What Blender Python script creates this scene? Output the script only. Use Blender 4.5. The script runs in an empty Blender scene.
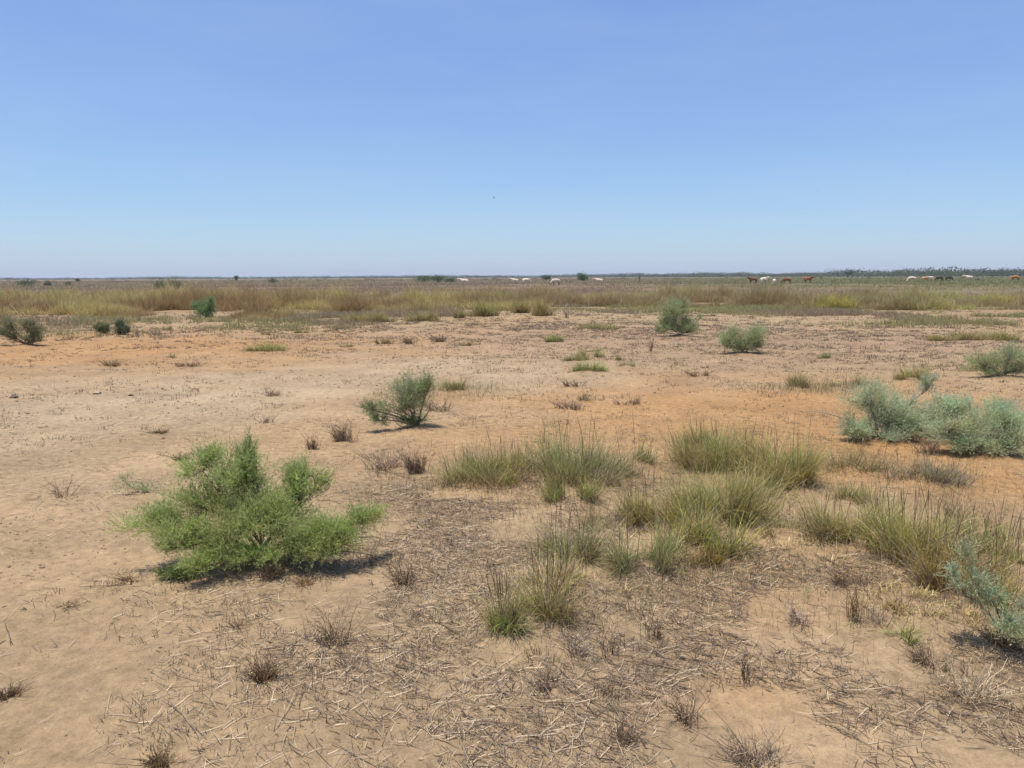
import bpy, math, random
import numpy as np
from mathutils import Vector, Matrix

random.seed(7)
RNG = np.random.default_rng(11)
SC = bpy.context.scene
COL = SC.collection
R = math.radians

# ------------------------------------------------------------------ camera
EYE, F = 1.60, 745.0
PITCH, ROLL = 8.17, -0.25
cam_d = bpy.data.cameras.new('camera')
cam = bpy.data.objects.new('camera', cam_d)
COL.objects.link(cam)
cam_d.sensor_width = 36.0
cam_d.lens = F / 1024 * 36
cam_d.clip_start, cam_d.clip_end = 0.05, 12000
CAMROT = Matrix.Rotation(R(90 - PITCH), 3, 'X') @ Matrix.Rotation(R(ROLL), 3, 'Z')
cam.matrix_world = Matrix.Translation((0, 0, EYE)) @ CAMROT.to_4x4()
SC.camera = cam
CR = np.array(CAMROT)

def ray(px, py):
    d = np.array([(px - 512) / F, (384 - py) / F, -1.0])
    return CR @ d

def spot(px, py):
    """ground point seen at a pixel, its distance from the eye"""
    d = ray(px, py)
    t = EYE / max(-d[2], 1e-4)
    return d[0] * t, d[1] * t, t

# ------------------------------------------------------------------ noise
def _hash(ix, iy, seed):
    h = (ix.astype(np.int64) * 374761393 + iy.astype(np.int64) * 668265263 + seed * 974711) & 0xffffffff
    h = ((h ^ (h >> 13)) * 1274126177) & 0xffffffff
    h = (h ^ (h >> 16)) & 0xffffff
    return h / float(0xffffff)

def vnoise(x, y, seed=0):
    x = np.asarray(x, float); y = np.asarray(y, float)
    ix, iy = np.floor(x), np.floor(y)
    fx, fy = x - ix, y - iy
    fx = fx * fx * fx * (fx * (fx * 6 - 15) + 10); fy = fy * fy * fy * (fy * (fy * 6 - 15) + 10)
    a, b = _hash(ix, iy, seed), _hash(ix + 1, iy, seed)
    c, d = _hash(ix, iy + 1, seed), _hash(ix + 1, iy + 1, seed)
    return (a + (b - a) * fx) * (1 - fy) + (c + (d - c) * fx) * fy

def fbm(x, y, seed=0, o=4):
    s, a, t = 0, 1.0, 0
    for k in range(o):
        s = s + a * vnoise(np.asarray(x) * 2 ** k + 17.3 * k, np.asarray(y) * 2 ** k - 9.1 * k, seed + k); t += a; a *= .5
    return s / t

MOUNDS = []          # (x, y, radius, height) of the sand gathered round the plants

def height(x, y):
    x = np.asarray(x, float); y = np.asarray(y, float)
    z = 0.030 * (fbm(x / 2.6, y / 2.6, 3, 2) - .5) + 0.034 * (fbm(x / .75, y / .75, 8, 3) - .5)
    rough = np.clip(fbm(x / 1.7 + 4, y / 1.7, 21, 2) * 2.2 - .55, .15, 1)
    z = z + rough * 0.030 * (fbm(x / .17, y / .17, 14, 3) - .5)
    near = np.exp(-(x * x + y * y) / 400.0)
    z = z + rough * near * .014 * (vnoise(x / .045, y / .045, 31) - .5)
    z = z + rough * near * .016 * (np.clip(fbm(x / .11 + 3, y / .11, 37, 2), .25, .6) - .5)
    for mx, my, r, h in MOUNDS:
        d2 = ((x - mx) ** 2 + (y - my) ** 2) / (r * r)
        if d2.ndim == 0:
            z = z + (h * math.exp(-float(d2)) if d2 < 9 else 0)
        else:
            k = d2 < 9
            z[k] += h * np.exp(-d2[k])
    return z

# ------------------------------------------------------------------ mesh helpers
def build(name, V, Fc, col=None, mat=None, parent=None, smooth=False):
    V = np.ascontiguousarray(V, dtype=np.float32).reshape(-1, 3)
    Fc = np.ascontiguousarray(Fc, dtype=np.int32)
    n, k = Fc.shape
    me = bpy.data.meshes.new(name)
    me.vertices.add(len(V)); me.vertices.foreach_set('co', V.ravel())
    me.loops.add(n * k); me.loops.foreach_set('vertex_index', Fc.ravel())
    me.polygons.add(n); me.polygons.foreach_set('loop_start', np.arange(0, n * k, k, dtype=np.int32))
    try:
        me.polygons.foreach_set('loop_total', np.full(n, k, dtype=np.int32))
    except Exception:
        pass
    me.polygons.foreach_set('use_smooth', np.full(n, bool(smooth)))
    me.update(calc_edges=True)
    if col is not None:
        a = me.attributes.new('Tint', 'FLOAT_COLOR', 'POINT')
        c = np.ones((len(V), 4), dtype=np.float32)
        c[:, :3] = np.clip(np.asarray(col, dtype=np.float32).reshape(-1, 3), 0, 1)
        a.data.foreach_set('color', c.ravel())
    if mat: me.materials.append(mat)
    o = bpy.data.objects.new(name, me)
    COL.objects.link(o)
    if parent: o.parent = parent
    return o

def join(parts):
    """[(V, F, C), ...] of one mesh"""
    Vs, Fs, Cs, off = [], [], [], 0
    for V, Fc, C in parts:
        V = V.reshape(-1, 3)
        Vs.append(V); Fs.append(Fc + off); Cs.append(np.asarray(C).reshape(-1, 3)); off += len(V)
    return np.concatenate(Vs), np.concatenate(Fs), np.concatenate(Cs)

def thing(name, x, y, z, label, cat, group=None):
    o = bpy.data.objects.new(name, None)
    o.empty_display_size = .1
    o.location = (x, y, z)
    COL.objects.link(o)
    o['label'] = label; o['category'] = cat
    if group: o['group'] = group
    return o

def tag(o, label, cat, group=None, kind=None):
    o['label'] = label; o['category'] = cat
    if group: o['group'] = group
    if kind: o['kind'] = kind
    return o

def ribbons(root, az, tilt, L, curve, w, S, c0, c1, face=None):
    """N tapering grass blades"""
    N = len(L)
    t = np.linspace(0, 1, S + 1)[None, :]
    th = tilt[:, None] + curve[:, None] * t
    dl = (L / S)[:, None]
    hx = np.concatenate([np.zeros((N, 1)), np.cumsum(np.sin(th[:, :-1]) * dl, 1)], 1)
    hz = np.concatenate([np.zeros((N, 1)), np.cumsum(np.cos(th[:, :-1]) * dl, 1)], 1)
    P = np.empty((N, S + 1, 3))
    P[..., 0] = root[:, None, 0] + hx * np.cos(az)[:, None]
    P[..., 1] = root[:, None, 1] + hx * np.sin(az)[:, None]
    P[..., 2] = root[:, None, 2] + hz
    fa = RNG.uniform(0, 2 * math.pi, N) if face is None else face
    side = np.stack([np.cos(fa), np.sin(fa), np.zeros(N)], 1)[:, None, :]
    wid = (w[:, None] * (1 - .88 * t ** 1.6) * .5)[..., None]
    V = np.stack([P - side * wid, P + side * wid], 2)
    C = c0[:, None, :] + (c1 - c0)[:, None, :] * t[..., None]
    C = np.repeat(C[:, :, None, :], 2, 2)
    base = np.arange(N)[:, None] * (S + 1) * 2 + np.arange(S)[None, :] * 2
    Fc = np.stack([base, base + 1, base + 3, base + 2], 2).reshape(-1, 4)
    return V.reshape(-1, 3), Fc, C.reshape(-1, 3)

def tubes(P, rad, col, sides=3):
    """P (N,K,3) polylines, rad (N,K), col (N,3)"""
    N, K, _ = P.shape
    T = np.gradient(P, axis=1)
    T /= np.linalg.norm(T, axis=2, keepdims=True) + 1e-9
    up = np.where(np.abs(T[..., 2:3]) > .9, np.array([1., 0, 0]), np.array([0, 0, 1.]))
    A = np.cross(T, up); A /= np.linalg.norm(A, axis=2, keepdims=True) + 1e-9
    B = np.cross(T, A)
    ang = np.arange(sides) * 2 * math.pi / sides
    ring = A[:, :, None, :] * np.cos(ang)[None, None, :, None] + B[:, :, None, :] * np.sin(ang)[None, None, :, None]
    V = P[:, :, None, :] + ring * rad[:, :, None, None]
    idx = np.arange(N * K * sides).reshape(N, K, sides)
    a = idx[:, :-1, :]; b = idx[:, 1:, :]
    Fc = np.stack([a, np.roll(a, -1, 2), np.roll(b, -1, 2), b], 3).reshape(-1, 4)
    C = np.repeat(col[:, None, :], K * sides, 1)
    return V.reshape(-1, 3), Fc, C.reshape(-1, 3)

def leaves(p, d, L, w, c):
    """diamond leaves at p along d"""
    N = len(p)
    d = d / (np.linalg.norm(d, axis=1, keepdims=True) + 1e-9)
    r = RNG.normal(size=(N, 3))
    s = np.cross(d, r); s /= np.linalg.norm(s, axis=1, keepdims=True) + 1e-9
    L = L[:, None]; w = w[:, None]
    V = np.stack([p, p + d * L * .5 - s * w * .5, p + d * L, p + d * L * .5 + s * w * .5], 1)
    Fc = np.arange(N * 4).reshape(N, 4)
    return V.reshape(-1, 3), Fc, np.repeat(c[:, None, :], 4, 1).reshape(-1, 3)

def vary(c, n, amt=.18, hue=.06):
    c = np.asarray(c, float)
    return np.clip(c[None, :] * (1 + RNG.normal(0, amt, (n, 1))) * (1 + RNG.normal(0, hue, (n, 3))), .01, .95)

# ------------------------------------------------------------------ materials
def tinted(name, rough=.75, transl=0.0, scale=40, amt=.25, spec=.25):
    m = bpy.data.materials.new(name); m.use_nodes = True
    nt = m.node_tree; N = nt.nodes; L = nt.links; N.clear()
    out = N.new('ShaderNodeOutputMaterial')
    at = N.new('ShaderNodeAttribute'); at.attribute_name = 'Tint'
    tc = N.new('ShaderNodeTexCoord')
    no = N.new('ShaderNodeTexNoise'); no.inputs['Scale'].default_value = scale; no.inputs['Detail'].default_value = 2
    L.new(tc.outputs['Object'], no.inputs['Vector'])
    mr = N.new('ShaderNodeMapRange')
    mr.inputs['From Min'].default_value = .3; mr.inputs['From Max'].default_value = .7
    mr.inputs['To Min'].default_value = 1 - amt; mr.inputs['To Max'].default_value = 1 + amt
    L.new(no.outputs['Fac'], mr.inputs['Value'])
    mx = N.new('ShaderNodeVectorMath'); mx.operation = 'SCALE'
    L.new(at.outputs['Color'], mx.inputs[0]); L.new(mr.outputs['Result'], mx.inputs['Scale'])
    p = N.new('ShaderNodeBsdfPrincipled')
    p.inputs['Roughness'].default_value = rough
    p.inputs['Specular IOR Level'].default_value = spec
    L.new(mx.outputs['Vector'], p.inputs['Base Color'])
    if transl > 0:
        tr = N.new('ShaderNodeBsdfTranslucent'); L.new(mx.outputs['Vector'], tr.inputs['Color'])
        ms = N.new('ShaderNodeMixShader'); ms.inputs['Fac'].default_value = transl
        L.new(p.outputs['BSDF'], ms.inputs[1]); L.new(tr.outputs['BSDF'], ms.inputs[2])
        L.new(ms.outputs['Shader'], out.inputs['Surface'])
    else:
        L.new(p.outputs['BSDF'], out.inputs['Surface'])
    return m

M_LEAF = tinted('leaf', .5, .48, 30, .22, .4)
M_GRASS = tinted('grass_blade', .5, .42, 25, .22, .35)
M_STRAW = tinted('straw', .7, .18, 30, .22)
M_WOOD = tinted('dry_wood', .85, 0, 60, .3)
M_CLOD = tinted('clod', .95, 0, 60, .3, .1)
M_HIDE = tinted('hide', .8, 0, 3, .12)
M_FEATHER = tinted('feather', .7, 0, 20, .2)

def soil_material():
    m = bpy.data.materials.new('sandy_soil'); m.use_nodes = True
    nt = m.node_tree; N = nt.nodes; L = nt.links; N.clear()
    out = N.new('ShaderNodeOutputMaterial')
    p = N.new('ShaderNodeBsdfPrincipled')
    p.inputs['Roughness'].default_value = .95; p.inputs['Specular IOR Level'].default_value = .12
    at = N.new('ShaderNodeAttribute'); at.attribute_name = 'Tint'
    tc = N.new('ShaderNodeTexCoord')
    def noise(scale, detail, rough=.6):
        n = N.new('ShaderNodeTexNoise'); n.inputs['Scale'].default_value = scale
        n.inputs['Detail'].default_value = detail; n.inputs['Roughness'].default_value = rough
        L.new(tc.outputs['Object'], n.inputs['Vector']); return n
    def rng(src, a, b, c, d):
        r = N.new('ShaderNodeMapRange')
        for k, v in zip(('From Min', 'From Max', 'To Min', 'To Max'), (a, b, c, d)): r.inputs[k].default_value = v
        L.new(src, r.inputs['Value']); return r.outputs['Result']
    def mul(a, b):
        r = N.new('ShaderNodeMath'); r.operation = 'MULTIPLY'; L.new(a, r.inputs[0]); L.new(b, r.inputs[1]); return r.outputs[0]
    n1, n2, n3, n4 = noise(1.3, 5), noise(14, 5, .65), noise(90, 4, .7), noise(420, 2, .6)
    f = mul(mul(rng(n1.outputs['Fac'], .3, .7, .83, 1.15), rng(n2.outputs['Fac'], .28, .72, .70, 1.24)),
            mul(rng(n3.outputs['Fac'], .28, .72, .80, 1.18), rng(n4.outputs['Fac'], .3, .7, .86, 1.12)))
    # small dark crumbs of dung and bark in the sand
    vo = N.new('ShaderNodeTexVoronoi'); vo.inputs['Scale'].default_value = 16; vo.inputs['Randomness'].default_value = 1
    L.new(tc.outputs['Object'], vo.inputs['Vector'])
    crumb = rng(vo.outputs['Distance'], .05, .13, .62, 1.0)
    gate = rng(n2.outputs['Fac'], .50, .60, 0, 1)
    mixc = N.new('ShaderNodeMix'); mixc.data_type = 'FLOAT'
    mixc.inputs[2].default_value = 1.0
    L.new(gate, mixc.inputs[0]); L.new(crumb, mixc.inputs[3])
    f = mul(f, mixc.outputs[0])
    sc = N.new('ShaderNodeVectorMath'); sc.operation = 'SCALE'
    L.new(at.outputs['Color'], sc.inputs[0]); L.new(f, sc.inputs['Scale'])
    L.new(sc.outputs['Vector'], p.inputs['Base Color'])
    add = N.new('ShaderNodeMath'); add.operation = 'MULTIPLY_ADD'
    L.new(n3.outputs['Fac'], add.inputs[0]); add.inputs[1].default_value = .35; L.new(n2.outputs['Fac'], add.inputs[2])
    bp = N.new('ShaderNodeBump'); bp.inputs['Strength'].default_value = .9; bp.inputs['Distance'].default_value = .02
    L.new(add.outputs[0], bp.inputs['Height']); L.new(bp.outputs['Normal'], p.inputs['Normal'])
    L.new(p.outputs['BSDF'], out.inputs['Surface'])
    return m

# ------------------------------------------------------------------ grass tufts
OLIVE = (.150, .150, .052); BLUEGREEN = (.115, .140, .075); BRIGHT = (.135, .185, .055)
STRAW = (.46, .34, .17); GREYDRY = (.27, .22, .175); DARKDRY = (.115, .080, .066); MAUVE = (.20, .150, .130)

def ellipse_pts(n, rx, ry, clump, k):
    """points gathered in k clumps inside an ellipse"""
    a = RNG.uniform(0, 2 * math.pi, k); q = np.sqrt(RNG.uniform(0, 1, k)) * .8
    cx, cy = np.cos(a) * q * rx, np.sin(a) * q * ry
    w = RNG.integers(0, k, n)
    return np.stack([cx[w] + RNG.normal(0, clump, n), cy[w] + RNG.normal(0, clump, n), w], 1)

def tuft(px, py, wpx, hpx, label, green=OLIVE, dry=.35, dense=1.0, stalks=0, splay=.55, name='grass_tuft',
         cat='grass tuft', group='grass tufts on the sandy ground', drycol=STRAW, mound=True, flat=.6, basecol=None):
    x, y, d = spot(px, py)
    Rw = wpx * d / F * .56; H = hpx * d / F * 1.18
    y += Rw * flat * .5
    if d < 11: TUFTS.append((x, y, Rw))
    if mound and d < 14: MOUNDS.append((x, y, Rw * .9 + .05, min(.05, .03 + .04 * Rw)))
    TODO.append(lambda: _tuft(x, y, d, Rw, H, label, green, dry, dense, stalks, splay, name, cat, group, drycol, flat, basecol))

def _tuft(x, y, d, Rw, H, label, green, dry, dense, stalks, splay, name, cat, group, drycol, flat, basecol):
    z = float(height(x, y))
    t = thing(name, x, y, z, label, cat, group)
    wmin = .36 * d / F
    n = int(np.clip(dense * 3000 * (Rw * 2 * max(H, .06)) / max(.004, wmin) * .010, 90, 5200))
    k = int(np.clip(Rw / .026, 3, 30))
    ka = RNG.uniform(0, 2 * math.pi, k); kq = np.sqrt(RNG.uniform(0, 1, k))
    kh = RNG.uniform(.32, 1.12, k); kt = np.abs(RNG.normal(0, .38, k)); kc = np.clip(1 + RNG.normal(0, .16, (k, 3)) * [1, .8, 1], .6, 1.5); kaz = RNG.uniform(0, 6.28, k)
    def roots(n, s=1.0):
        a = ka; q = kq * s
        w = RNG.integers(0, k, n)
        ex = np.cos(a[w]) * q[w] * Rw * .86 + RNG.normal(0, .012 + Rw * .085, n)
        ey = np.sin(a[w]) * q[w] * Rw * flat * .95 + RNG.normal(0, .012 + Rw * .085, n)
        zz = height(x + ex, y + ey) - z - .006
        return np.column_stack([ex, ey, zz]), w
    ng = int(n * (1 - min(.95, dry + .05))); nd = n - ng
    S = 4 if d < 9 else 3
    if ng > 8:
        r, w_ = roots(ng)
        out = np.where(RNG.uniform(0, 1, ng) < .45, kaz[w_], np.arctan2(r[:, 1], r[:, 0])) + RNG.normal(0, 1.0, ng)
        rad = np.hypot(r[:, 0], r[:, 1]) / (Rw + 1e-6)
        L = H * kh[w_] * RNG.uniform(.45, 1.12, ng) * (1.12 - .3 * np.clip(rad, 0, 1))
        tilt = np.abs(RNG.normal(.10, .24, ng)) + kt[w_] * RNG.uniform(.2, 1.2, ng) + rad * splay * .45 * RNG.uniform(.3, 1, ng)
        cv = RNG.normal(.5, .45, ng); brk = RNG.uniform(0, 1, ng) < .16; cv[brk] += RNG.uniform(.6, 1.8, brk.sum())
        w = np.maximum(RNG.uniform(.0028, .0050, ng), wmin * RNG.uniform(.7, 1.2, ng))
        c1 = vary(np.array(green) * np.array((2.9, 2.8, 1.45)), ng, .22, .08) * kc[w_]
        tipdry = RNG.uniform(0, 1, ng) < .25; c1[tipdry] = c1[tipdry] * .45 + np.array(STRAW) * .55
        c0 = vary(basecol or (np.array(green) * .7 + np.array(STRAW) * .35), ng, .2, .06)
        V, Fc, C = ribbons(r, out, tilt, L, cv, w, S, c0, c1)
        build('green_leaves', V, Fc, C, M_GRASS, t)
    dryparts = []
    if nd > 24:
        r, w_ = roots(nd, 1.15)
        out = np.arctan2(r[:, 1], r[:, 0]) + RNG.normal(0, 1.0, nd)
        L = H * kh[w_] * RNG.uniform(.3, 1.1, nd)
        tilt = np.abs(RNG.normal(.2, .4, nd)) + RNG.uniform(0, .5, nd)
        cv = RNG.normal(.5, .55, nd)
        w = np.maximum(RNG.uniform(.0024, .0046, nd), wmin * RNG.uniform(.6, 1.1, nd))
        pick = RNG.uniform(0, 1, nd)[:, None]
        c1 = np.where(pick < .78, vary(np.array(drycol) * 1.15, nd, .25), np.where(pick < .9, vary(GREYDRY, nd, .25), vary(DARKDRY, nd, .25)))
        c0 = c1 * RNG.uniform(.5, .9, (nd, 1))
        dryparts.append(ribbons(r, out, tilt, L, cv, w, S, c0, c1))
    if stalks and dryparts:
        r, w_ = roots(stalks)
        az = RNG.uniform(0, 6.28, stalks); L = H * RNG.uniform(.85, 1.15, stalks)
        K = 6; s = np.linspace(0, 1, K)
        lean = RNG.uniform(.02, .22, stalks)
        P = np.zeros((stalks, K, 3))
        P[..., 0] = r[:, None, 0] + np.cos(az)[:, None] * (lean * L)[:, None] * s ** 1.6
        P[..., 1] = r[:, None, 1] + np.sin(az)[:, None] * (lean * L)[:, None] * s ** 1.6
        P[..., 2] = r[:, None, 2] + L[:, None] * s
        rr = np.maximum(.0012, wmin * .3) * np.array([1, 1, .9, 1.5, 1.9, .5])[None, :] * np.ones((stalks, 1))
        V, Fc, C = tubes(P, rr, vary((.34, .25, .13), stalks, .25))
        if stalks > 9: build('seed_stalks', V, Fc, C, M_STRAW, t)
        else: dryparts.append((V, Fc, C))
    if dryparts: build('dry_leaves', *join(dryparts), M_STRAW, t)
    return t

# ------------------------------------------------------------------ dead, twiggy plants
def dead(px, py, wpx, hpx, label, col=DARKDRY, n=60, spread=.5, name='dead_tuft', cat='dead plant',
         group='dead plants on the sandy ground', branch=True, thick=1.0, flat=.6):
    x, y, d = spot(px, py)
    Rw = wpx * d / F * .5; H = hpx * d / F * .85; col = np.array(col) * np.array((1.3, 1.2, 1.0)) + np.array((.045, .028, .010))
    y += Rw * flat * .3
    TODO.append(lambda: _dead(x, y, d, Rw, H, label, col, n, spread, name, cat, group, branch, thick, flat))

def _dead(x, y, d, Rw, H, label, col, n, spread, name, cat, group, branch, thick, flat):
    z = float(height(x, y))
    t = thing(name, x, y, z, label, cat, group)
    e = ellipse_pts(n, Rw * .6, Rw * flat * .6, .008 + Rw * .10, max(2, int(n / 14)))
    K = 5; s = np.linspace(0, 1, K)
    az = np.arctan2(e[:, 1], e[:, 0]) + RNG.normal(0, .8, n)
    L = H * np.exp(RNG.normal(-.45, .45, n)).clip(.15, 1.25); lean = np.abs(RNG.normal(spread * .7, spread * .9, n))
    P = np.zeros((n, K, 3))
    wob = RNG.normal(0, .075, (n, K, 2)) * L[:, None, None]
    P[..., 0] = e[:, None, 0] + np.cos(az)[:, None] * (lean * L)[:, None] * s ** 1.3 + wob[..., 0] * s
    P[..., 1] = e[:, None, 1] + np.sin(az)[:, None] * (lean * L)[:, None] * s ** 1.3 + wob[..., 1] * s
    P[..., 2] = (height(x + e[:, 0], y + e[:, 1]) - z)[:, None] - .008 + L[:, None] * s
    r0 = np.maximum(.0016, .24 * d / F) * thick
    rr = r0 * RNG.uniform(.7, 1.3, (n, 1)) * (1 - .6 * s)[None, :]
    SV = tubes(P, rr, vary(col, n, .28, .06))
    if not branch: build('stems', *SV, M_WOOD, t)
    if branch:
        m = n * 3
        i = RNG.integers(0, n, m); j = RNG.integers(1, K - 1, m)
        st = P[i, j]
        dirv = RNG.normal(size=(m, 3)); dirv[:, 2] = np.abs(dirv[:, 2]) + .2
        dirv /= np.linalg.norm(dirv, axis=1, keepdims=True)
        LL = H * RNG.uniform(.12, .38, m)
        Q = st[:, None, :] + dirv[:, None, :] * LL[:, None, None] * np.linspace(0, 1, 3)[None, :, None]
        Q[:, 1] += RNG.normal(0, .08, (m, 3)) * LL[:, None]
        Q[..., 2] = np.maximum(Q[..., 2], .001)
        V, Fc, C = tubes(Q, r0 * .6 * np.array([1, .8, .4])[None, :] * np.ones((m, 1)), vary(np.array(col) * 1.15, m, .28, .06))
        build('stems', *join([SV, (V, Fc, C)]), M_WOOD, t)
    return t

# ------------------------------------------------------------------ feathery shrubs
def bez(a, b, c, K):
    s = np.linspace(0, 1, K)[None, :, None]
    return a[:, None, :] * (1 - s) ** 2 + 2 * b[:, None, :] * s * (1 - s) + c[:, None, :] * s ** 2

def shrub(px, py, lobes, label, leaf=(.10, .17, .055), wood=(.17, .125, .085), name='feathery_shrub', cat='shrub', group=None,
          leafL=.016, leafW=.0032, twigs=7, per=15, stem_r=.007, up=.5, mound=.05, bare=0, twig_len=.40, full=2.3):
    """lobes: (px, py, half width px, half height px, branchlets, depth offset in m)"""
    x, y, d = spot(px, py)
    if mound: MOUNDS.append((x, y, .5 * max(l[2] for l in lobes) * d / F + .12, mound))
    TODO.append(lambda: _shrub(px, py, x, y, d, lobes, label, leaf, wood, name, cat, group, leafL, leafW, twigs, per, stem_r, up, bare, twig_len, full))

def _shrub(px, py, x, y, d, lobes, label, leaf, wood, name, cat, group, leafL, leafW, twigs, per, stem_r, up, bare, twig_len, full):
    z = float(height(x, y))
    t = thing(name, x, y, z, label, cat, group)
    wmin = .34 * d / F
    ux = d / F
    # the vertical pixel scale of something standing at this distance
    stemP, stemR, thinP, thinR = [], [], [], []
    lp, ld, ll, lc = [], [], [], []
    for (lx, ly, rx, ry, nb, dy) in lobes:
        c = np.array([(lx - px) * ux * (1 + dy / d), dy, max((py - ly) * ux - dy * EYE / d, .02)])
        rad = np.array([rx * ux, .5 * (rx + ry) * ux * .9, ry * ux]) * .98
        # main stem to the lobe
        o0 = RNG.normal(0, .025, (1, 3)); o0[:, 2] = -.02
        low = c - np.array([0, 0, rad[2] * .35])
        mid = low * .5 + np.array([0, 0, .10 * np.linalg.norm(c)]) + RNG.normal(0, .05, 3) * np.linalg.norm(c)
        main = bez(o0, mid[None], low[None], 9)
        stemP.append(main); stemR.append((stem_r * np.linspace(1, .45, 9))[None])
        # branchlets
        nb = int(nb * full)
        j = RNG.integers(3, 9, nb)
        st = main[0][j]
        npl = max(4, nb // 11)
        g = RNG.normal(size=(npl, 3)); g[:, 2] += .25; g /= np.linalg.norm(g, axis=1, keepdims=True)
        pend = c + g * rad * RNG.uniform(.75, 1.2, (npl, 1)); pst = low + (c - low) * RNG.uniform(0, 1, (npl, 1)) + g * rad * .1
        ip = RNG.integers(0, npl, nb); uu = RNG.uniform(.15, 1.05, nb)[:, None]
        en = pst[ip] + (pend - pst)[ip] * uu + RNG.normal(0, .26, (nb, 3)) * rad * (1.2 - .7 * uu)
        jj = np.where(RNG.uniform(0, 1, nb) < .7, 8, j); st = main[0][jj]
        en[:, 2] = np.maximum(en[:, 2], .015 + .02 * RNG.uniform(0, 1, nb))
        md = (st + en) * .5 + np.array([0, 0, -.06]) * np.linalg.norm(en - st, axis=1)[:, None] + RNG.normal(0, .06, (nb, 3)) * np.linalg.norm(en - st, axis=1)[:, None]
        md[:, 2] = np.maximum(md[:, 2], .01)
        B = bez(st, md, en, 7)
        thinP.append(B); thinR.append(np.maximum(stem_r * .16, wmin * .16) * np.linspace(1, .4, 7)[None] * np.ones((nb, 1)))
        # feather sprigs along the outer half of each branchlet
        m = nb * twigs
        i = np.repeat(np.arange(nb), twigs)
        k = RNG.uniform(2.6, 6, m); k0 = np.floor(k).astype(int).clip(0, 5); fr = (k - k0)[:, None]
        s0 = B[i, k0] * (1 - fr) + B[i, k0 + 1] * fr
        tang = B[i, k0 + 1] - B[i, k0]; tang /= np.linalg.norm(tang, axis=1, keepdims=True) + 1e-9
        sd = tang * .5 + (pend - pst)[ip][i] / np.linalg.norm(rad) * .35 + RNG.normal(0, .55, (m, 3)) + np.array([0, 0, up])
        sd /= np.linalg.norm(sd, axis=1, keepdims=True)
        tl = twig_len * np.linalg.norm(rad) * 1.15 * RNG.uniform(.4, 1.1, m)
        tip = s0 + sd * tl[:, None] + RNG.normal(0, .1, (m, 3)) * tl[:, None]; tip[:, 2] = np.maximum(tip[:, 2], .01)
        q = m * per
        ii = np.repeat(np.arange(m), per)
        f = RNG.uniform(0, 1, q)[:, None]
        pos = s0[ii] * (1 - f) + tip[ii] * f
        dv = sd[ii] * 1.0 + RNG.normal(0, .36, (q, 3)) + np.array([0, 0, .12])
        lp.append(pos); ld.append(dv)
        ll.append(np.maximum(leafL, 3.0 * wmin) * RNG.uniform(.6, 1.25, q))
        clump = vary(np.array(leaf) * 1.25, npl, .10, .05)[ip]
        old = RNG.uniform(0, 1, m) < .12; tw = clump[i].copy(); tw[old] = tw[old] * .6 + np.array((.34, .26, .13)) * .4
        lc.append(tw[ii] * RNG.uniform(.78, 1.22, (q, 1)))
    nst = len(stemP)
    if bare:
        for _ in range(bare):
            l = lobes[RNG.integers(0, len(lobes))]
            e = np.array([(l[0] - px) * ux + RNG.normal(0, l[2] * ux), l[5] + RNG.normal(0, .15), max(.03, (py - l[1]) * ux * RNG.uniform(.3, 1.0))])
            o0 = RNG.normal(0, .04, (1, 3)); o0[:, 2] = 0
            stemP.append(bez(o0, (e * .5 + RNG.normal(0, .06, 3) + [0, 0, .05])[None], e[None], 9)); stemR.append((stem_r * .8 * np.linspace(1, .3, 9))[None])
    SP = np.concatenate(stemP); SR = np.maximum(np.concatenate(stemR), wmin * .4)
    V, Fc, C = tubes(SP, SR, vary(wood, len(SP), .2), 5)
    build('stems', V, Fc, C, M_WOOD, t, True)
    TP = np.concatenate(thinP)
    V, Fc, C = tubes(TP, np.concatenate(thinR), vary(np.array(wood) * .9, len(TP), .25))
    build('branchlets', V, Fc, C, M_WOOD, t)
    p = np.concatenate(lp); q = len(p)
    V, Fc, C = leaves(p, np.concatenate(ld), np.concatenate(ll), np.maximum(leafW, .9 * wmin) * RNG.uniform(.7, 1.3, q), np.concatenate(lc))
    build('foliage', V, Fc, C, M_LEAF, t)
    return t

TODO = []; TUFTS = []
#@@PLANTS
exec_plants = True

GREEN = (.330, .375, .130); GREYGREEN = (.330, .360, .185); GLAUC = (.430, .470, .285)

shrub(262, 562, [(240, 485, 36, 30, 80, .0), (254, 466, 13, 20, 36, .02), (210, 475, 24, 16, 38, -.02), (215, 512, 34, 20, 60, -.05),
                 (162, 533, 40, 10, 56, -.10), (195, 545, 28, 12, 34, -.22), (308, 478, 22, 14, 30, .10), (300, 505, 30, 24, 55, .05), (270, 520, 34, 28, 80, -.05),
                 (335, 545, 38, 15, 75, -.08), (322, 558, 40, 8, 46, -.14), (255, 530, 44, 20, 60, -.12), (360, 528, 26, 15, 40, .0), (245, 548, 40, 20, 70, -.20), (225, 572, 28, 9, 30, -.30), (300, 552, 26, 16, 40, -.16), (275, 566, 36, 9, 36, -.22), (330, 556, 28, 7, 30, -.14), (195, 556, 26, 7, 24, -.25)],
      'large bright green feathery shrub sprawling on bare sand, the biggest plant in view', leaf=GREEN, wood=(.21, .15, .10), stem_r=.008, per=13, leafL=.021, leafW=.0027, twigs=8, mound=.06, full=1.5, bare=7)
shrub(181, 580, [(181, 576, 20, 5, 26, .0)], 'small flat green sprig on sand just below the large bright green shrub', leaf=GREEN, name='green_sprig', cat='seedling',
      mound=0, stem_r=.003)
shrub(140, 492, [(128, 478, 12, 14, 10, .0), (150, 495, 20, 7, 14, .0)], 'thin pale sprig on sand left of the large bright green shrub', leaf=(.34, .38, .19), full=2.2,
      name='green_sprig', cat='seedling', mound=0, stem_r=.003, twigs=4, per=9)
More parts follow.
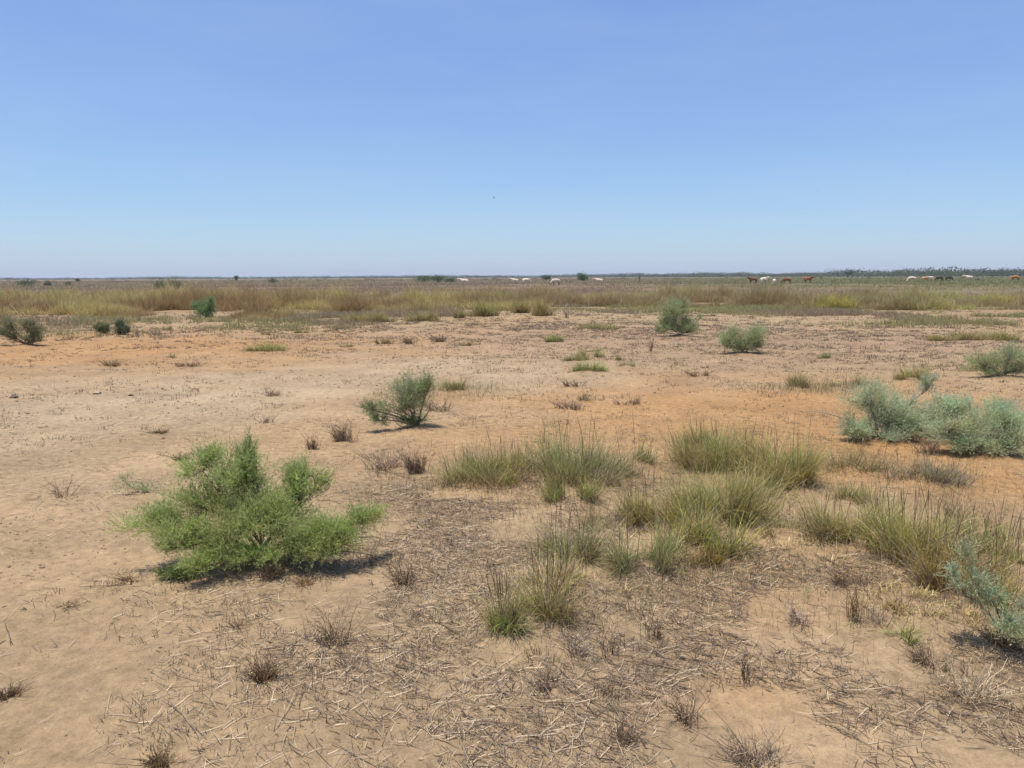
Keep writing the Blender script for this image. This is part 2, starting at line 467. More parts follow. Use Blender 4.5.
shrub(418, 431, [(412, 399, 25, 20, 75, .0), (402, 410, 18, 14, 36, -.05), (428, 392, 14, 14, 26, .05), (376, 413, 17, 9, 26, -.05), (382, 424, 10, 7, 14, -.1), (412, 422, 16, 8, 22, .0)],
      'small grey-green shrub on sand with bare pale trunks and one low branch reaching left', leaf=(.25, .29, .14), wood=(.21, .165, .125), bare=7, stem_r=.011,
      group='grey-green shrubs on the plain')
shrub(880, 440, [(868, 402, 28, 20, 60, .0), (882, 418, 26, 20, 60, -.05), (852, 428, 22, 12, 36, -.1), (908, 408, 18, 14, 26, .1), (928, 388, 7, 16, 18, .1),
                 (915, 432, 30, 12, 44, -.1), (880, 446, 22, 7, 22, -.2), (850, 436, 20, 7, 30, .0), (905, 440, 24, 8, 40, .1), (935, 442, 20, 9, 30, .2), (935, 418, 22, 14, 46, .1), (893, 425, 24, 16, 50, .0)],
      'wide grey-green shrub with bare pale branches on orange soil, behind the grass tufts at right', leaf=GLAUC, wood=(.30, .235, .18), bare=14, stem_r=.012, twigs=7, per=16,
      group='grey-green shrubs on the plain')
shrub(978, 455, [(965, 440, 20, 24, 55, -.05), (985, 425, 26, 18, 40, .05), (950, 410, 22, 14, 30, .1), (1010, 445, 24, 20, 55, -.1), (1015, 410, 22, 9, 22, .2), (1040, 435, 22, 22, 40, .0), (960, 452, 20, 9, 40, -.1), (990, 452, 24, 8, 36, -.1), (946, 432, 22, 14, 46, .0), (1000, 425, 26, 18, 60, .0), (965, 415, 20, 14, 40, .1)],
      'low sprawling grey-green shrub cut by the right edge, touching the wide one', leaf=GLAUC, wood=(.30, .235, .18), bare=10, stem_r=.011, twigs=7, per=16,
      group='grey-green shrubs on the plain')
shrub(680, 337, [(672, 313, 15, 12, 60, .0), (690, 326, 12, 11, 44, .0), (664, 326, 10, 9, 26, .1), (682, 308, 9, 8, 24, .1), (670, 329, 13, 9, 40, .0), (686, 333, 13, 6, 36, -.1), (660, 332, 8, 6, 14, .0)],
      'taller upright grey-green shrub at the foot of the far grass, left of the rounder one', leaf=GREYGREEN, stem_r=.010, group='grey-green shrubs on the plain', twigs=6, per=14)
shrub(744, 354, [(730, 338, 14, 13, 50, .0), (757, 336, 14, 13, 50, .0), (744, 344, 14, 9, 30, -.1), (733, 347, 13, 8, 40, .0), (754, 347, 13, 8, 40, .0), (743, 350, 14, 5, 24, -.1)],
      'rounded grey-green shrub in two lobes on bare pinkish soil', leaf=GREYGREEN, stem_r=.010, group='grey-green shrubs on the plain', twigs=6, per=14)
shrub(205, 318, [(200, 309, 9, 7, 34, .0), (211, 307, 9, 8, 34, .0), (205, 314, 12, 5, 30, .0)], 'small dense green shrub standing in the front edge of the left grass', leaf=(.21, .28, .12),
      stem_r=.010, group='grey-green shrubs on the plain', twigs=6, per=13)
shrub(1000, 378, [(985, 365, 18, 11, 50, .0), (1008, 357, 20, 15, 60, .0), (1030, 362, 18, 14, 50, .0), (985, 373, 16, 6, 36, .0), (1012, 372, 22, 7, 50, .0)],
      'pale grey-green shrub at the right edge, farther off than the wide sprawling pair', leaf=GREYGREEN, stem_r=.010, group='grey-green shrubs on the plain', twigs=6, per=14)
shrub(26, 346, [(14, 326, 14, 8, 46, .0), (30, 328, 12, 8, 44, .0), (40, 335, 10, 8, 36, .0), (18, 339, 14, 6, 30, .0), (36, 342, 10, 4, 24, .0), (4, 334, 8, 8, 20, .0)],
      'scrawny half bare dark shrub at the left edge with thin stems showing', leaf=(.22, .22, .12), wood=(.11, .085, .07), bare=8, stem_r=.010,
      group='grey-green shrubs on the plain', twigs=6, per=11)
shrub(103, 335, [(101, 328, 6, 5, 44, .0), (106, 330, 5, 4, 36, .0), (103, 333, 8, 2, 30, .0)], 'small dark olive bush, left one of a close pair on orange soil', leaf=(.16, .18, .09), stem_r=.010,
      group='grey-green shrubs on the plain', twigs=5, per=11)
shrub(121, 336, [(121, 328, 6, 6, 44, .0), (125, 331, 5, 4, 34, .0), (122, 334, 8, 2, 24, .0)], 'small dark bush with black twigs, right one of a close pair on orange soil', leaf=(.14, .155, .09), wood=(.06, .05, .045),
      bare=6, stem_r=.010, group='grey-green shrubs on the plain', twigs=6, per=11)
shrub(1006, 646, [(958, 556, 9, 14, 10, .02), (968, 578, 12, 12, 12, .0), (985, 600, 15, 10, 14, -.03), (1003, 622, 15, 9, 14, -.05), (1020, 636, 16, 9, 16, -.1), (1030, 610, 12, 12, 12, .0), (945, 572, 9, 9, 8, .0), (990, 632, 16, 8, 14, -.1), (1012, 640, 18, 6, 14, -.15)],
      'loose blue-green weed with fine trailing sprigs among the tufts at the right edge', leaf=(.36, .39, .23), name='blue_green_weed', cat='weed',
      wood=(.3, .25, .18), stem_r=.003, twigs=6, per=10, leafL=.013, mound=0, full=1.9, twig_len=.75)

T = tuft
T(492, 487, 92, 36, 'low olive tuft with a dry grey left side, left of the big central tuft', dry=.42, dense=.9, stalks=5)
T(582, 486, 104, 54, 'big central grass tuft, dull blue-green with dark gaps inside', green=BLUEGREEN, dry=.35, dense=.95, stalks=10)
T(566, 504, 52, 34, 'short green tuft directly in front of the big central tuft', green=(.13, .15, .06), dry=.3, stalks=2)
T(640, 466, 22, 24, 'small lone blue-green tuft right of the big central tuft', green=BLUEGREEN, dry=.25)
T(715, 472, 88, 44, 'wide tuft with brown base at the back of the right tuft cluster', green=(.14, .145, .06), dry=.38, stalks=8)
T(765, 478, 60, 44, 'dull green tuft between the wide back tuft and the tall upright one', green=OLIVE, dry=.4, stalks=4)
T(797, 491, 50, 58, 'tall upright olive tuft at the right end of the back cluster', green=(.15, .15, .055), dry=.28, stalks=4)
T(655, 526, 62, 52, 'loose thin tuft with reddish stems at the left of the front cluster', green=OLIVE, dry=.5, dense=.7, stalks=7)
T(718, 530, 96, 62, 'broad dense tuft in the middle of the front cluster', green=(.14, .155, .06), dry=.3, dense=1.0, stalks=6)
T(708, 566, 78, 46, 'bright yellow-green tuft with a base darkened for shade at the front of the cluster', green=(.175, .185, .055), dry=.3, basecol=(.10, .062, .035))  # blade bases coloured dark to stand for the shade at the tuft's foot
T(646, 576, 62, 52, 'blue-green tuft with tall brown stalks, left of the bright yellow-green one', green=(.115, .15, .08), dry=.38, dense=.8, stalks=9)
T(572, 562, 66, 54, 'loose tuft mixing blue-green blades and tall straw, behind the lowest left tuft', green=(.115, .155, .085), dry=.5, dense=.75, stalks=12)
T(514, 643, 40, 58, 'dense green tuft nearest the camera, reddish stems at its left side', green=(.125, .155, .06), dry=.33, dense=.9, stalks=8)
T(552, 600, 60, 40, 'straw-yellow tuft joining the nearest green tuft to the loose one behind', green=(.14, .15, .07), dry=.62, dense=.6, stalks=5)
T(849, 506, 38, 30, 'small rounded olive tuft alone right of the tall upright one', green=OLIVE, dry=.35)
T(858, 473, 58, 28, 'sparse dark tuft with splayed dry blades below the wide grey-green shrub', green=(.12, .12, .055), dry=.45, dense=.6, splay=.9, stalks=3)
T(936, 487, 76, 30, 'faded grey-green tuft mixed with dead stems below the right edge shrub', green=(.15, .15, .09), dry=.6, dense=.7, drycol=GREYDRY, stalks=6)
T(830, 548, 84, 42, 'straw-coloured thin tuft at the left of the long right-hand clump', green=(.16, .155, .06), dry=.58, dense=.75, stalks=7)
T(868, 556, 66, 44, 'olive tuft second from the left in the long right-hand clump', green=OLIVE, dry=.42, stalks=6)
T(910, 575, 84, 62, 'tall olive tuft with dark upright seed heads in the middle of the right-hand clump', green=(.15, .145, .05), dry=.38, stalks=16)
T(948, 597, 66, 62, 'rusty based tuft under the loose blue-green weed', green=(.145, .14, .055), dry=.45, stalks=8, basecol=(.22, .11, .05))
T(1010, 575, 60, 46, 'thin faded tuft at the right edge above the blue-green weed', green=(.15, .16, .08), dry=.45, dense=.6, stalks=7)
T(901, 647, 34, 20, 'small bright green low tuft with one pale dry stalk, alone on sand', green=(.13, .165, .05), dry=.18, splay=1.0)
T(264, 351, 36, 11, 'flat yellow-green tuft on orange soil below the left grass edge', green=(.15, .17, .06), dry=.25)
T(796, 389, 22, 18, 'dark rounded tuft alone on orange soil left of the wide grey-green shrub', green=(.10, .11, .05), dry=.35)
T(452, 393, 32, 15, 'olive tuft just right of the small shrub with pale trunks', green=(.12, .13, .06), dry=.35)
T(591, 374, 32, 13, 'round fresh green tuft, nearest of three on pale soil', green=(.115, .155, .05), dry=.15)
T(575, 360, 26, 10, 'low dull tuft, middle left of three on pale soil', green=(.12, .14, .065), dry=.35)
T(592, 357, 24, 11, 'yellowish tuft, middle right of three on pale soil', green=(.155, .165, .075), dry=.35)
T(556, 342, 20, 9, 'small green tuft on pale soil behind the group of three', green=(.12, .155, .06), dry=.25)
T(598, 329, 40, 8, 'long flat pale green tuft under the far grass band', green=(.15, .165, .08), dry=.35)
T(622, 361, 12, 7, 'tiny dark tuft, upper of two right of the group of three', green=(.10, .12, .055), dry=.3)
T(628, 368, 18, 7, 'tiny grey-green tuft, lower of two right of the group of three', green=(.12, .14, .075), dry=.3)
T(918, 382, 34, 17, 'olive tuft behind the upright tip of the wide grey-green shrub', green=(.145, .145, .055), dry=.3)
T(825, 359, 15, 8, 'small blue-green tuft on pinkish soil right of the two-lobed shrub', green=BLUEGREEN, dry=.2)
T(866, 388, 26, 12, 'dry olive tuft touching the back of the wide grey-green shrub', green=(.13, .13, .06), dry=.5)
T(840, 390, 34, 10, 'low sparse dry tuft right of the dark rounded tuft', green=(.15, .145, .075), dry=.6, dense=.6)
T(943, 341, 26, 10, 'olive tuft, left one of three at right below the far grass', dry=.35)
T(972, 340, 32, 11, 'dull olive tuft, middle one of three at right below the far grass', green=(.135, .13, .055), dry=.4)
T(1003, 340, 34, 14, 'olive tuft, right one of three at right below the far grass', green=(.15, .155, .06), dry=.35)
T(972, 372, 26, 11, 'faint thin green tuft left of the pale shrub at the right edge', green=(.16, .18, .09), dry=.4, dense=.5)
T(172, 358, 14, 5, 'tiny olive tuft alone on bare orange soil at left', green=(.12, .12, .05), dry=.4)
T(300, 333, 16, 6, 'tiny green tuft right of the small shrub in the left grass edge', green=(.12, .14, .06), dry=.35)
T(266, 335, 10, 6, 'tiny dark tuft on orange soil under the left grass edge', green=(.09, .10, .045), dry=.4)
T(345, 347, 12, 6, 'tiny faded tuft beside a dry weed patch at centre left', green=(.13, .15, .07), dry=.4)
T(168, 330, 10, 6, 'tiny dark tuft between the pair of bushes and the left grass edge', green=(.10, .11, .05), dry=.4)
T(1000, 306, 46, 12, 'bright olive grass clump at the right end of the far grass band', green=(.19, .18, .05), dry=.3, name='grass_clump', cat='grass clump', group='tall clumps in the far grass')
T(840, 309, 60, 15, 'long yellow-green clump standing out in the far grass right of centre', green=(.20, .195, .05), dry=.3, name='grass_clump', cat='grass clump', group='tall clumps in the far grass')
T(486, 316, 20, 16, 'dark green clump at the front of the far grass near the centre', green=(.11, .12, .05), dry=.3, name='grass_clump', cat='grass clump', group='tall clumps in the far grass')
T(459, 318, 12, 10, 'small dark clump left of the dark green one at the front of the far grass', green=(.10, .11, .05), dry=.3, name='grass_clump', cat='grass clump', group='tall clumps in the far grass')
T(519, 313, 18, 14, 'brown-green clump just right of the central gap in the far grass', green=(.12, .12, .05), dry=.4, name='grass_clump', cat='grass clump', group='tall clumps in the far grass')
T(542, 316, 24, 14, 'broad dull clump below a paler one in the far grass', green=(.12, .115, .05), dry=.45, name='grass_clump', cat='grass clump', group='tall clumps in the far grass')
T(355, 322, 30, 13, 'pale olive clump at the front of the far grass, left of centre', green=(.155, .15, .065), dry=.4, name='grass_clump', cat='grass clump', group='tall clumps in the far grass')
T(380, 322, 26, 12, 'green clump beside the pale olive one at the front of the far grass', green=(.135, .145, .06), dry=.35, name='grass_clump', cat='grass clump', group='tall clumps in the far grass')
T(422, 321, 30, 13, 'mixed dry and green clump in a gap of the far grass, left of centre', green=(.14, .14, .06), dry=.5, name='grass_clump', cat='grass clump', group='tall clumps in the far grass')

T(690, 548, 44, 40, 'straggly yellowish tuft squeezed between the blue-green tuft and the broad dense one', green=(.165, .165, .055), dry=.5, dense=.7, stalks=4)
T(752, 505, 54, 36, 'low ragged olive tuft behind the broad dense tuft of the front cluster', green=(.15, .15, .055), dry=.45, dense=.7, stalks=3)
T(610, 530, 44, 30, 'sparse straw-coloured tuft left of the loose one with reddish stems', green=(.16, .15, .06), dry=.65, dense=.55, stalks=4)
T(783, 545, 42, 26, 'small dry tuft alone between the front cluster and the long right-hand clump', green=(.16, .16, .06), dry=.6, dense=.55, stalks=2)
T(700, 450, 44, 26, 'short tuft at the far left corner of the back cluster', green=(.135, .145, .06), dry=.35, stalks=2)
T(520, 478, 40, 26, 'thin dry tuft linking the low olive tuft and the big central one', green=(.15, .15, .065), dry=.6, dense=.6, stalks=3)
T(885, 540, 46, 36, 'rear olive tuft behind the long right-hand clump', green=(.15, .15, .055), dry=.42, dense=.8, stalks=5)
T(930, 560, 50, 48, 'yellow-green tuft filling the rear right of the long right-hand clump', green=(.165, .16, .05), dry=.4, dense=.8, stalks=6)
T(985, 590, 44, 40, 'dull straw tuft behind the trailing blue-green weed', green=(.15, .15, .07), dry=.55, dense=.7, stalks=4)
T(497, 640, 24, 46, 'reddish stemmed thin tuft at the left flank of the nearest green tuft', green=(.14, .15, .06), dry=.5, dense=.7, stalks=4, basecol=(.2, .10, .05))
T(545, 668, 40, 16, 'pale yellow straw tuft at the feet of the nearest green tuft', green=(.17, .16, .06), dry=.75, dense=.6)
T(905, 612, 70, 18, 'mat of bright straw in front of the long right-hand clump', green=(.2, .18, .07), dry=.92, dense=2.2, splay=1.2, drycol=(.68, .50, .21))
T(960, 628, 56, 14, 'mat of bright straw left of the blue-green weed', green=(.2, .18, .07), dry=.92, dense=2.2, splay=1.2, drycol=(.68, .50, .21))
T(545, 630, 44, 66, 'tall leaning green tuft at the right shoulder of the nearest green tuft', green=(.125, .155, .06), dry=.36, dense=.9, stalks=6)
T(1003, 612, 56, 62, 'tall faded tuft at the right edge beside the trailing blue-green weed', green=(.15, .155, .065), dry=.45, dense=.9, stalks=6)
T(972, 562, 56, 44, 'straw and olive tuft above the blue-green weed, left of the right edge', green=(.155, .15, .06), dry=.5, dense=.8, stalks=6)
T(1022, 548, 44, 40, 'thin pale tuft cut by the right edge, highest of those there', green=(.155, .155, .075), dry=.55, dense=.7, stalks=4)
T(590, 602, 84, 16, 'mat of bright straw between the blue-green tuft and the nearest green tuft', green=(.2, .18, .07), dry=.92, dense=1.6, splay=1.2, drycol=(.62, .46, .21))
T(800, 568, 80, 12, 'thin mat of pale straw below the straw-coloured end of the long right-hand clump', green=(.2, .18, .07), dry=.92, dense=1.3, splay=1.2, drycol=(.62, .46, .23))
D = dead
D(416, 474, 28, 27, 'dark purplish dead tuft of upright stems below the small shrub', col=(.10, .072, .066), n=130, spread=.35)
D(386, 470, 60, 24, 'pale grey dead thicket left of the dark purplish tuft', col=(.26, .205, .175), n=150, spread=.6)
D(343, 442, 28, 21, 'dark dead tuft left of the small shrub with pale trunks', col=(.115, .085, .072), n=110, spread=.45)
D(311, 449, 14, 17, 'narrow brown dead tuft behind the big green shrub', col=(.13, .09, .07), n=50, spread=.3)
D(403, 585, 34, 40, 'dark dead plant of bare forked stems right of the big green shrub', col=(.115, .085, .066), n=46, spread=.5)
D(337, 648, 56, 42, 'leaning dead twiggy plant on its side in the litter at centre left', col=(.15, .11, .085), n=60, spread=.9)
D(262, 682, 24, 22, 'small dense dark dead tuft on bare sand at lower left', col=(.085, .06, .042), n=130, spread=.8)
D(440, 412, 44, 16, 'low grey tangle of twigs right of the small shrub', col=(.20, .165, .145), n=70, spread=1.0)
D(480, 480, 60, 34, 'grey dead stems at the left side of the low olive tuft', col=(.22, .18, .16), n=60, spread=.4)
D(604, 488, 36, 18, 'grey broken twigs under the right side of the big central tuft', col=(.24, .20, .185), n=80, spread=.7)
D(268, 582, 34, 16, 'brown dead weed just below the big green shrub', col=(.12, .085, .06), n=80, spread=1.0)
D(300, 586, 26, 14, 'faded dead weed at the lower right foot of the big green shrub', col=(.19, .14, .09), n=60, spread=1.0)
D(62, 497, 28, 26, 'thin dead weed with one tall stem alone on the sand at far left', col=(.14, .10, .075), n=26, spread=1.0)
D(131, 582, 20, 9, 'flat dark dead rosette on the sand left of the flat green sprig', col=(.10, .075, .05), n=60, spread=1.4)
D(68, 606, 24, 7, 'flat dead rosette on bare sand at far left', col=(.10, .075, .05), n=60, spread=1.6)
D(6, 696, 26, 14, 'dark dead tuft cut by the left edge', col=(.08, .06, .042), n=110, spread=1.0)
D(160, 768, 30, 18, 'dark fuzzy dead tuft cut by the bottom edge', col=(.10, .075, .045), n=120, spread=.9)
D(240, 628, 18, 9, 'small brown dead tuft on sand below the big green shrub', col=(.12, .09, .06), n=50, spread=1.1)
D(692, 724, 34, 44, 'dark forked dead stems standing in sand at the bottom centre', col=(.12, .09, .07), n=34, spread=.5)
D(655, 640, 26, 30, 'dark burnt-looking stub in front of the right tuft cluster', col=(.08, .06, .05), n=20, spread=.25, thick=1.3)
D(856, 622, 22, 62, 'tall single dark stalk with a bushy foot in the yellow straw', col=(.12, .09, .055), n=22, spread=.12)
D(880, 628, 30, 34, 'grey dead stems beside the tall dark stalk in the straw', col=(.22, .18, .15), n=34, spread=.35)
D(612, 655, 30, 30, 'dark upright stubs in the grey litter right of the nearest green tuft', col=(.10, .078, .068), n=16, spread=.2, branch=False, thick=1.3)
D(578, 660, 40, 22, 'grey stubble right of the nearest green tuft base', col=(.21, .175, .16), n=50, spread=.5)
D(750, 680, 44, 40, 'scattered dark stubs standing on bare orange sand at lower right', col=(.11, .085, .07), n=18, spread=.2, branch=False, thick=1.3)
D(600, 700, 60, 36, 'row of thin dark stems in matted litter at lower centre', col=(.13, .10, .085), n=26, spread=.3, branch=False)
D(552, 690, 40, 26, 'grey twiggy stubble at the foot of the nearest green tuft', col=(.17, .135, .115), n=50, spread=.5)
D(615, 745, 50, 40, 'mixed dark dead stems near the bottom edge at centre', col=(.13, .10, .08), n=40, spread=.5)
D(760, 768, 66, 36, 'grey matted dead clump cut by the bottom edge right of centre', col=(.20, .165, .14), n=110, spread=.8)
D(805, 625, 54, 22, 'pale grey stubble with dark stubs left of the tall dark stalk', col=(.27, .225, .195), n=70, spread=.6)
D(975, 700, 70, 30, 'thick silvery grey mat of dead stems at lower right', col=(.33, .28, .22), n=150, spread=.9)
D(935, 668, 46, 30, 'dark brown dead mat between the small bright tuft and the silvery one', col=(.13, .10, .08), n=80, spread=.8)
D(970, 675, 20, 40, 'two dark upright stalks behind the silvery grey mat', col=(.11, .085, .07), n=10, spread=.15, branch=False, thick=1.3)
D(1005, 650, 50, 20, 'dark dead brush serving as shade under the blue-green weed at the right edge', col=(.09, .065, .05), n=110, spread=.9)  # dark brush put in as the shadow beneath the weed
D(850, 590, 46, 18, 'dark stems under the left end of the long right-hand clump', col=(.09, .065, .055), n=90, spread=.8)  # low dark brown stems below the clump
D(700, 570, 40, 14, 'black stems filling in the shade under the bright yellow-green tuft', col=(.055, .04, .034), n=120, spread=.8)  # near-black stems added where the tuft's front foot lies in shadow
D(930, 455, 40, 24, 'brown dead stems between the dark sparse tuft and the faded one', col=(.17, .13, .10), n=70, spread=.5)
D(960, 520, 52, 30, 'brown dead twigs on sand behind the long right-hand clump', col=(.15, .11, .085), n=60, spread=.6)
D(995, 525, 30, 24, 'thin dead stems on bare sand near the right edge', col=(.14, .105, .08), n=24, spread=.4)
D(517, 738, 16, 62, 'thin straight straw stalk standing left of the litter at bottom centre', col=(.36, .27, .15), n=5, spread=.12, branch=False)
D(540, 445, 44, 26, 'few thin upright stems behind the big central tuft', col=(.17, .13, .085), n=12, spread=.15, branch=False)
D(700, 377, 30, 8, 'low brown weed on orange soil below the two-lobed shrub', col=(.15, .105, .08), n=60, spread=1.0)
D(568, 410, 46, 10, 'low brown dead weed on orange soil, left of a matching pair', col=(.17, .13, .11), n=90, spread=1.0)
D(626, 405, 40, 9, 'low brown dead weed on orange soil, right of a matching pair', col=(.16, .12, .10), n=80, spread=1.0)
D(585, 402, 20, 10, 'small faded olive dead weed between the two low brown ones', col=(.18, .16, .10), n=60, spread=.8)
D(575, 388, 40, 9, 'dark thin weed in front of the round fresh green tuft', col=(.14, .105, .09), n=60, spread=.9)
D(650, 352, 8, 26, 'tall thin dark weed stalk below the upright grey-green shrub', col=(.14, .10, .08), n=9, spread=.3)
D(568, 318, 7, 14, 'grey bare upright weed in front of the far grass', col=(.24, .20, .19), n=14, spread=.3)
D(440, 342, 34, 8, 'wide low brown weed patch below the far grass at centre left', col=(.18, .135, .12), n=90, spread=1.0)
D(384, 344, 24, 8, 'low olive-brown weed left of the wide brown patch', col=(.17, .145, .085), n=70, spread=.9)
D(412, 344, 22, 8, 'low dark weed between olive and wide brown patches', col=(.14, .11, .075), n=70, spread=.9)
D(465, 346, 18, 6, 'low yellowish weed right of the wide brown patch', col=(.19, .165, .08), n=60, spread=.9)
D(185, 367, 40, 7, 'low brown weed row on the pale soil at left', col=(.18, .13, .095), n=80, spread=1.1)
D(110, 367, 30, 8, 'brown weed row along the edge of orange and pale soil at left', col=(.17, .125, .085), n=80, spread=1.1)
D(262, 424, 26, 10, 'grey dead sprig on pale soil above the big green shrub', col=(.22, .19, .17), n=40, spread=.8)
D(270, 396, 30, 8, 'faint brown weed on pale soil at centre left', col=(.17, .135, .11), n=60, spread=1.0)
D(159, 434, 16, 7, 'small flat dark dead weed on pale soil up left of the big green shrub', col=(.11, .085, .06), n=60, spread=1.5)
D(182, 460, 22, 9, 'dark dead weed on the sand just left of the top of the big green shrub', col=(.10, .075, .055), n=70, spread=1.3)
#@@END_PLANTS

# ------------------------------------------------------------------ the ground
soil_blobs = []
def blob(px, py, wx, wy, col, amt=1.0):
    x, y, d = spot(px, py)
    y1 = spot(px, py - wy)[1]; y2 = spot(px, py + wy)[1]
    soil_blobs.append((x, y, wx * d / F, (y1 - y2) * .5, np.array(col), amt))
TAN = np.array((0.318, 0.22, 0.122)); ORANGE = np.array((0.345, 0.19, 0.078)); PALE = np.array((0.356, 0.264, 0.162))
PINK = np.array((0.282, 0.184, 0.112)); LITTER = np.array((0.29, 0.206, 0.122)); WARM = np.array((0.325, 0.206, 0.102))
blob(60, 410, 190, 26, PALE, .75); blob(260, 395, 170, 18, PALE, .6); blob(470, 372, 120, 12, PALE, .8); blob(60, 345, 160, 12, ORANGE, .8); blob(180, 350, 120, 8, ORANGE, .5)
blob(300, 345, 100, 7, ORANGE, .5); blob(700, 405, 150, 22, ORANGE, .85); blob(800, 420, 90, 26, ORANGE, .7); blob(930, 400, 110, 14, ORANGE, .65); blob(980, 470, 60, 20, ORANGE, .75); blob(900, 470, 80, 26, ORANGE, .5)
blob(600, 440, 110, 20, ORANGE, .55); blob(820, 340, 200, 12, PINK, .8); blob(550, 335, 120, 9, PINK, .7); blob(560, 560, 120, 50, LITTER, .5); blob(640, 700, 130, 50, LITTER, .6)
blob(860, 680, 140, 60, LITTER, .4); blob(390, 560, 60, 40, LITTER, .5); blob(360, 650, 90, 50, LITTER, .4); blob(770, 570, 90, 30, WARM, .6); blob(740, 690, 60, 26, ORANGE, .35); blob(100, 690, 190, 90, TAN * .97, .6); blob(450, 440, 120, 20, WARM, .5)

def soil(x, y):
    x = np.asarray(x, float); y = np.asarray(y, float)
    c = np.ones(x.shape + (3,)) * TAN
    m = fbm(x / 5.5, y / 5.5, 51, 4); m2 = fbm(x / 1.3, y / 1.3, 57, 4)
    k = np.clip((m - .48) * 4, 0, 1)[..., None]
    c = c * (1 - .6 * k) + WARM * .6 * k
    dx = (fbm(x / 1.2, y / 1.2, 61, 4) - .5) * 2.2; dy = (fbm(x / 1.2, y / 1.2, 67, 4) - .5) * 2.2
    for bx, by, rx, ry, bc, am in soil_blobs:
        q = np.exp(-.5 * (((x - bx) / rx + dx) ** 2 + ((y - by) / ry + dy) ** 2) * 1.0)[..., None] * am
        c = c * (1 - q) + bc * q
    c = c * (1 + .20 * (m2 - .5))[..., None]
    # beyond the grass the plain is thinly covered, dull and greyish
    r = np.hypot(x, y)
    far = np.clip((r - 30) / 30, 0, 1)[..., None]
    mm = np.clip((fbm(x / 40, y / 18, 71, 3) - .45) * 5, 0, 1)[..., None]
    fc = np.array((.165, .135, .075)) * (1 - mm) + np.array((.20, .12, .065)) * mm
    return c * (1 - far) + fc * far

def ground():
    ratio = 1.0062
    r = [.25]
    while r[-1] < 4200: r.append(r[-1] * (ratio if r[-1] < 60 else 1.03))
    r = np.array(r)
    a_front = np.linspace(-R(58), R(58), 760)
    a_back = np.linspace(R(58), R(302), 120)[1:-1]
    a = np.concatenate([a_front, a_back])
    A, RR = np.meshgrid(a, r)
    X = np.sin(A) * RR; Y = np.cos(A) * RR
    Z = height(X.ravel(), Y.ravel()).reshape(X.shape)
    C = soil(X.ravel(), Y.ravel())
    nr, na = X.shape
    idx = np.arange(nr * na).reshape(nr, na)
    i0 = idx[:-1]; i1 = idx[1:]
    Fc = np.stack([i0, np.roll(i0, -1, 1), np.roll(i1, -1, 1), i1], 2).reshape(-1, 4)[:, ::-1]
    V = np.column_stack([X.ravel(), Y.ravel(), Z.ravel()])
    # close the small hole under the eye
    g = build('ground', V, Fc, C, soil_material(), smooth=True)
    cap = np.column_stack([X[0], Y[0], Z[0]])
    import bmesh
    bm = bmesh.new(); bm.from_mesh(g.data); bm.verts.ensure_lookup_table()
    try:
        f = bm.faces.new([bm.verts[i] for i in idx[0]]); f.smooth = True
    except ValueError:
        pass
    bm.to_mesh(g.data); bm.free()
    g['kind'] = 'structure'; g['label'] = 'dry sandy plain in tan and orange patches'
    return g

ground()
for f in TODO: f()

# ------------------------------------------------------------------ loose litter, crumbs and small weeds that nobody could count
def scatter(n, prob, ymin=1.5, ymax=9.0, half=1.0):
    """points in front of the eye, thinned by prob(x, y)"""
    out = []
    got = 0
    while got < n:
        y = ymin + (ymax - ymin) * RNG.uniform(0, 1, 40000) ** 1.0
        x = RNG.uniform(-1, 1, 40000) * (half * .78 * y + .8)
        keep = RNG.uniform(0, 1, 40000) < prob(x, y) * (.78 * y + .8) / (.78 * ymax + .8)
        p = np.column_stack([x[keep], y[keep]]); out.append(p); got += len(p)
    return np.concatenate(out)[:n]

lit_blobs = []
def lit(px, py, wx, wy, a):
    x, y, d = spot(px, py); y1 = spot(px, py - wy)[1]; y2 = spot(px, py + wy)[1]
    lit_blobs.append((x, y, wx * d / F, (y1 - y2) * .5, a))
lit(640, 690, 160, 50, 1.0); lit(880, 700, 170, 60, .9); lit(620, 600, 110, 40, .8); lit(780, 590, 110, 30, .9); lit(940, 630, 90, 40, .9); lit(440, 540, 80, 55, .7); lit(370, 650, 70, 45, .5)
lit(500, 745, 110, 30, .45); lit(150, 680, 120, 60, .12); lit(560, 520, 120, 40, .6); lit(300, 590, 100, 20, .3)
def litter_density(x, y):
    s = np.full(x.shape, .03)
    for bx, by, rx, ry, a in lit_blobs:
        s = s + a * np.exp(-.5 * (((x - bx) / rx) ** 2 + ((y - by) / ry) ** 2))
    s = s * np.clip(fbm(x / .42, y / .42, 91, 3) * 5.5 - 2.1, .03, 1.6)
    return np.clip(s, 0, 1)

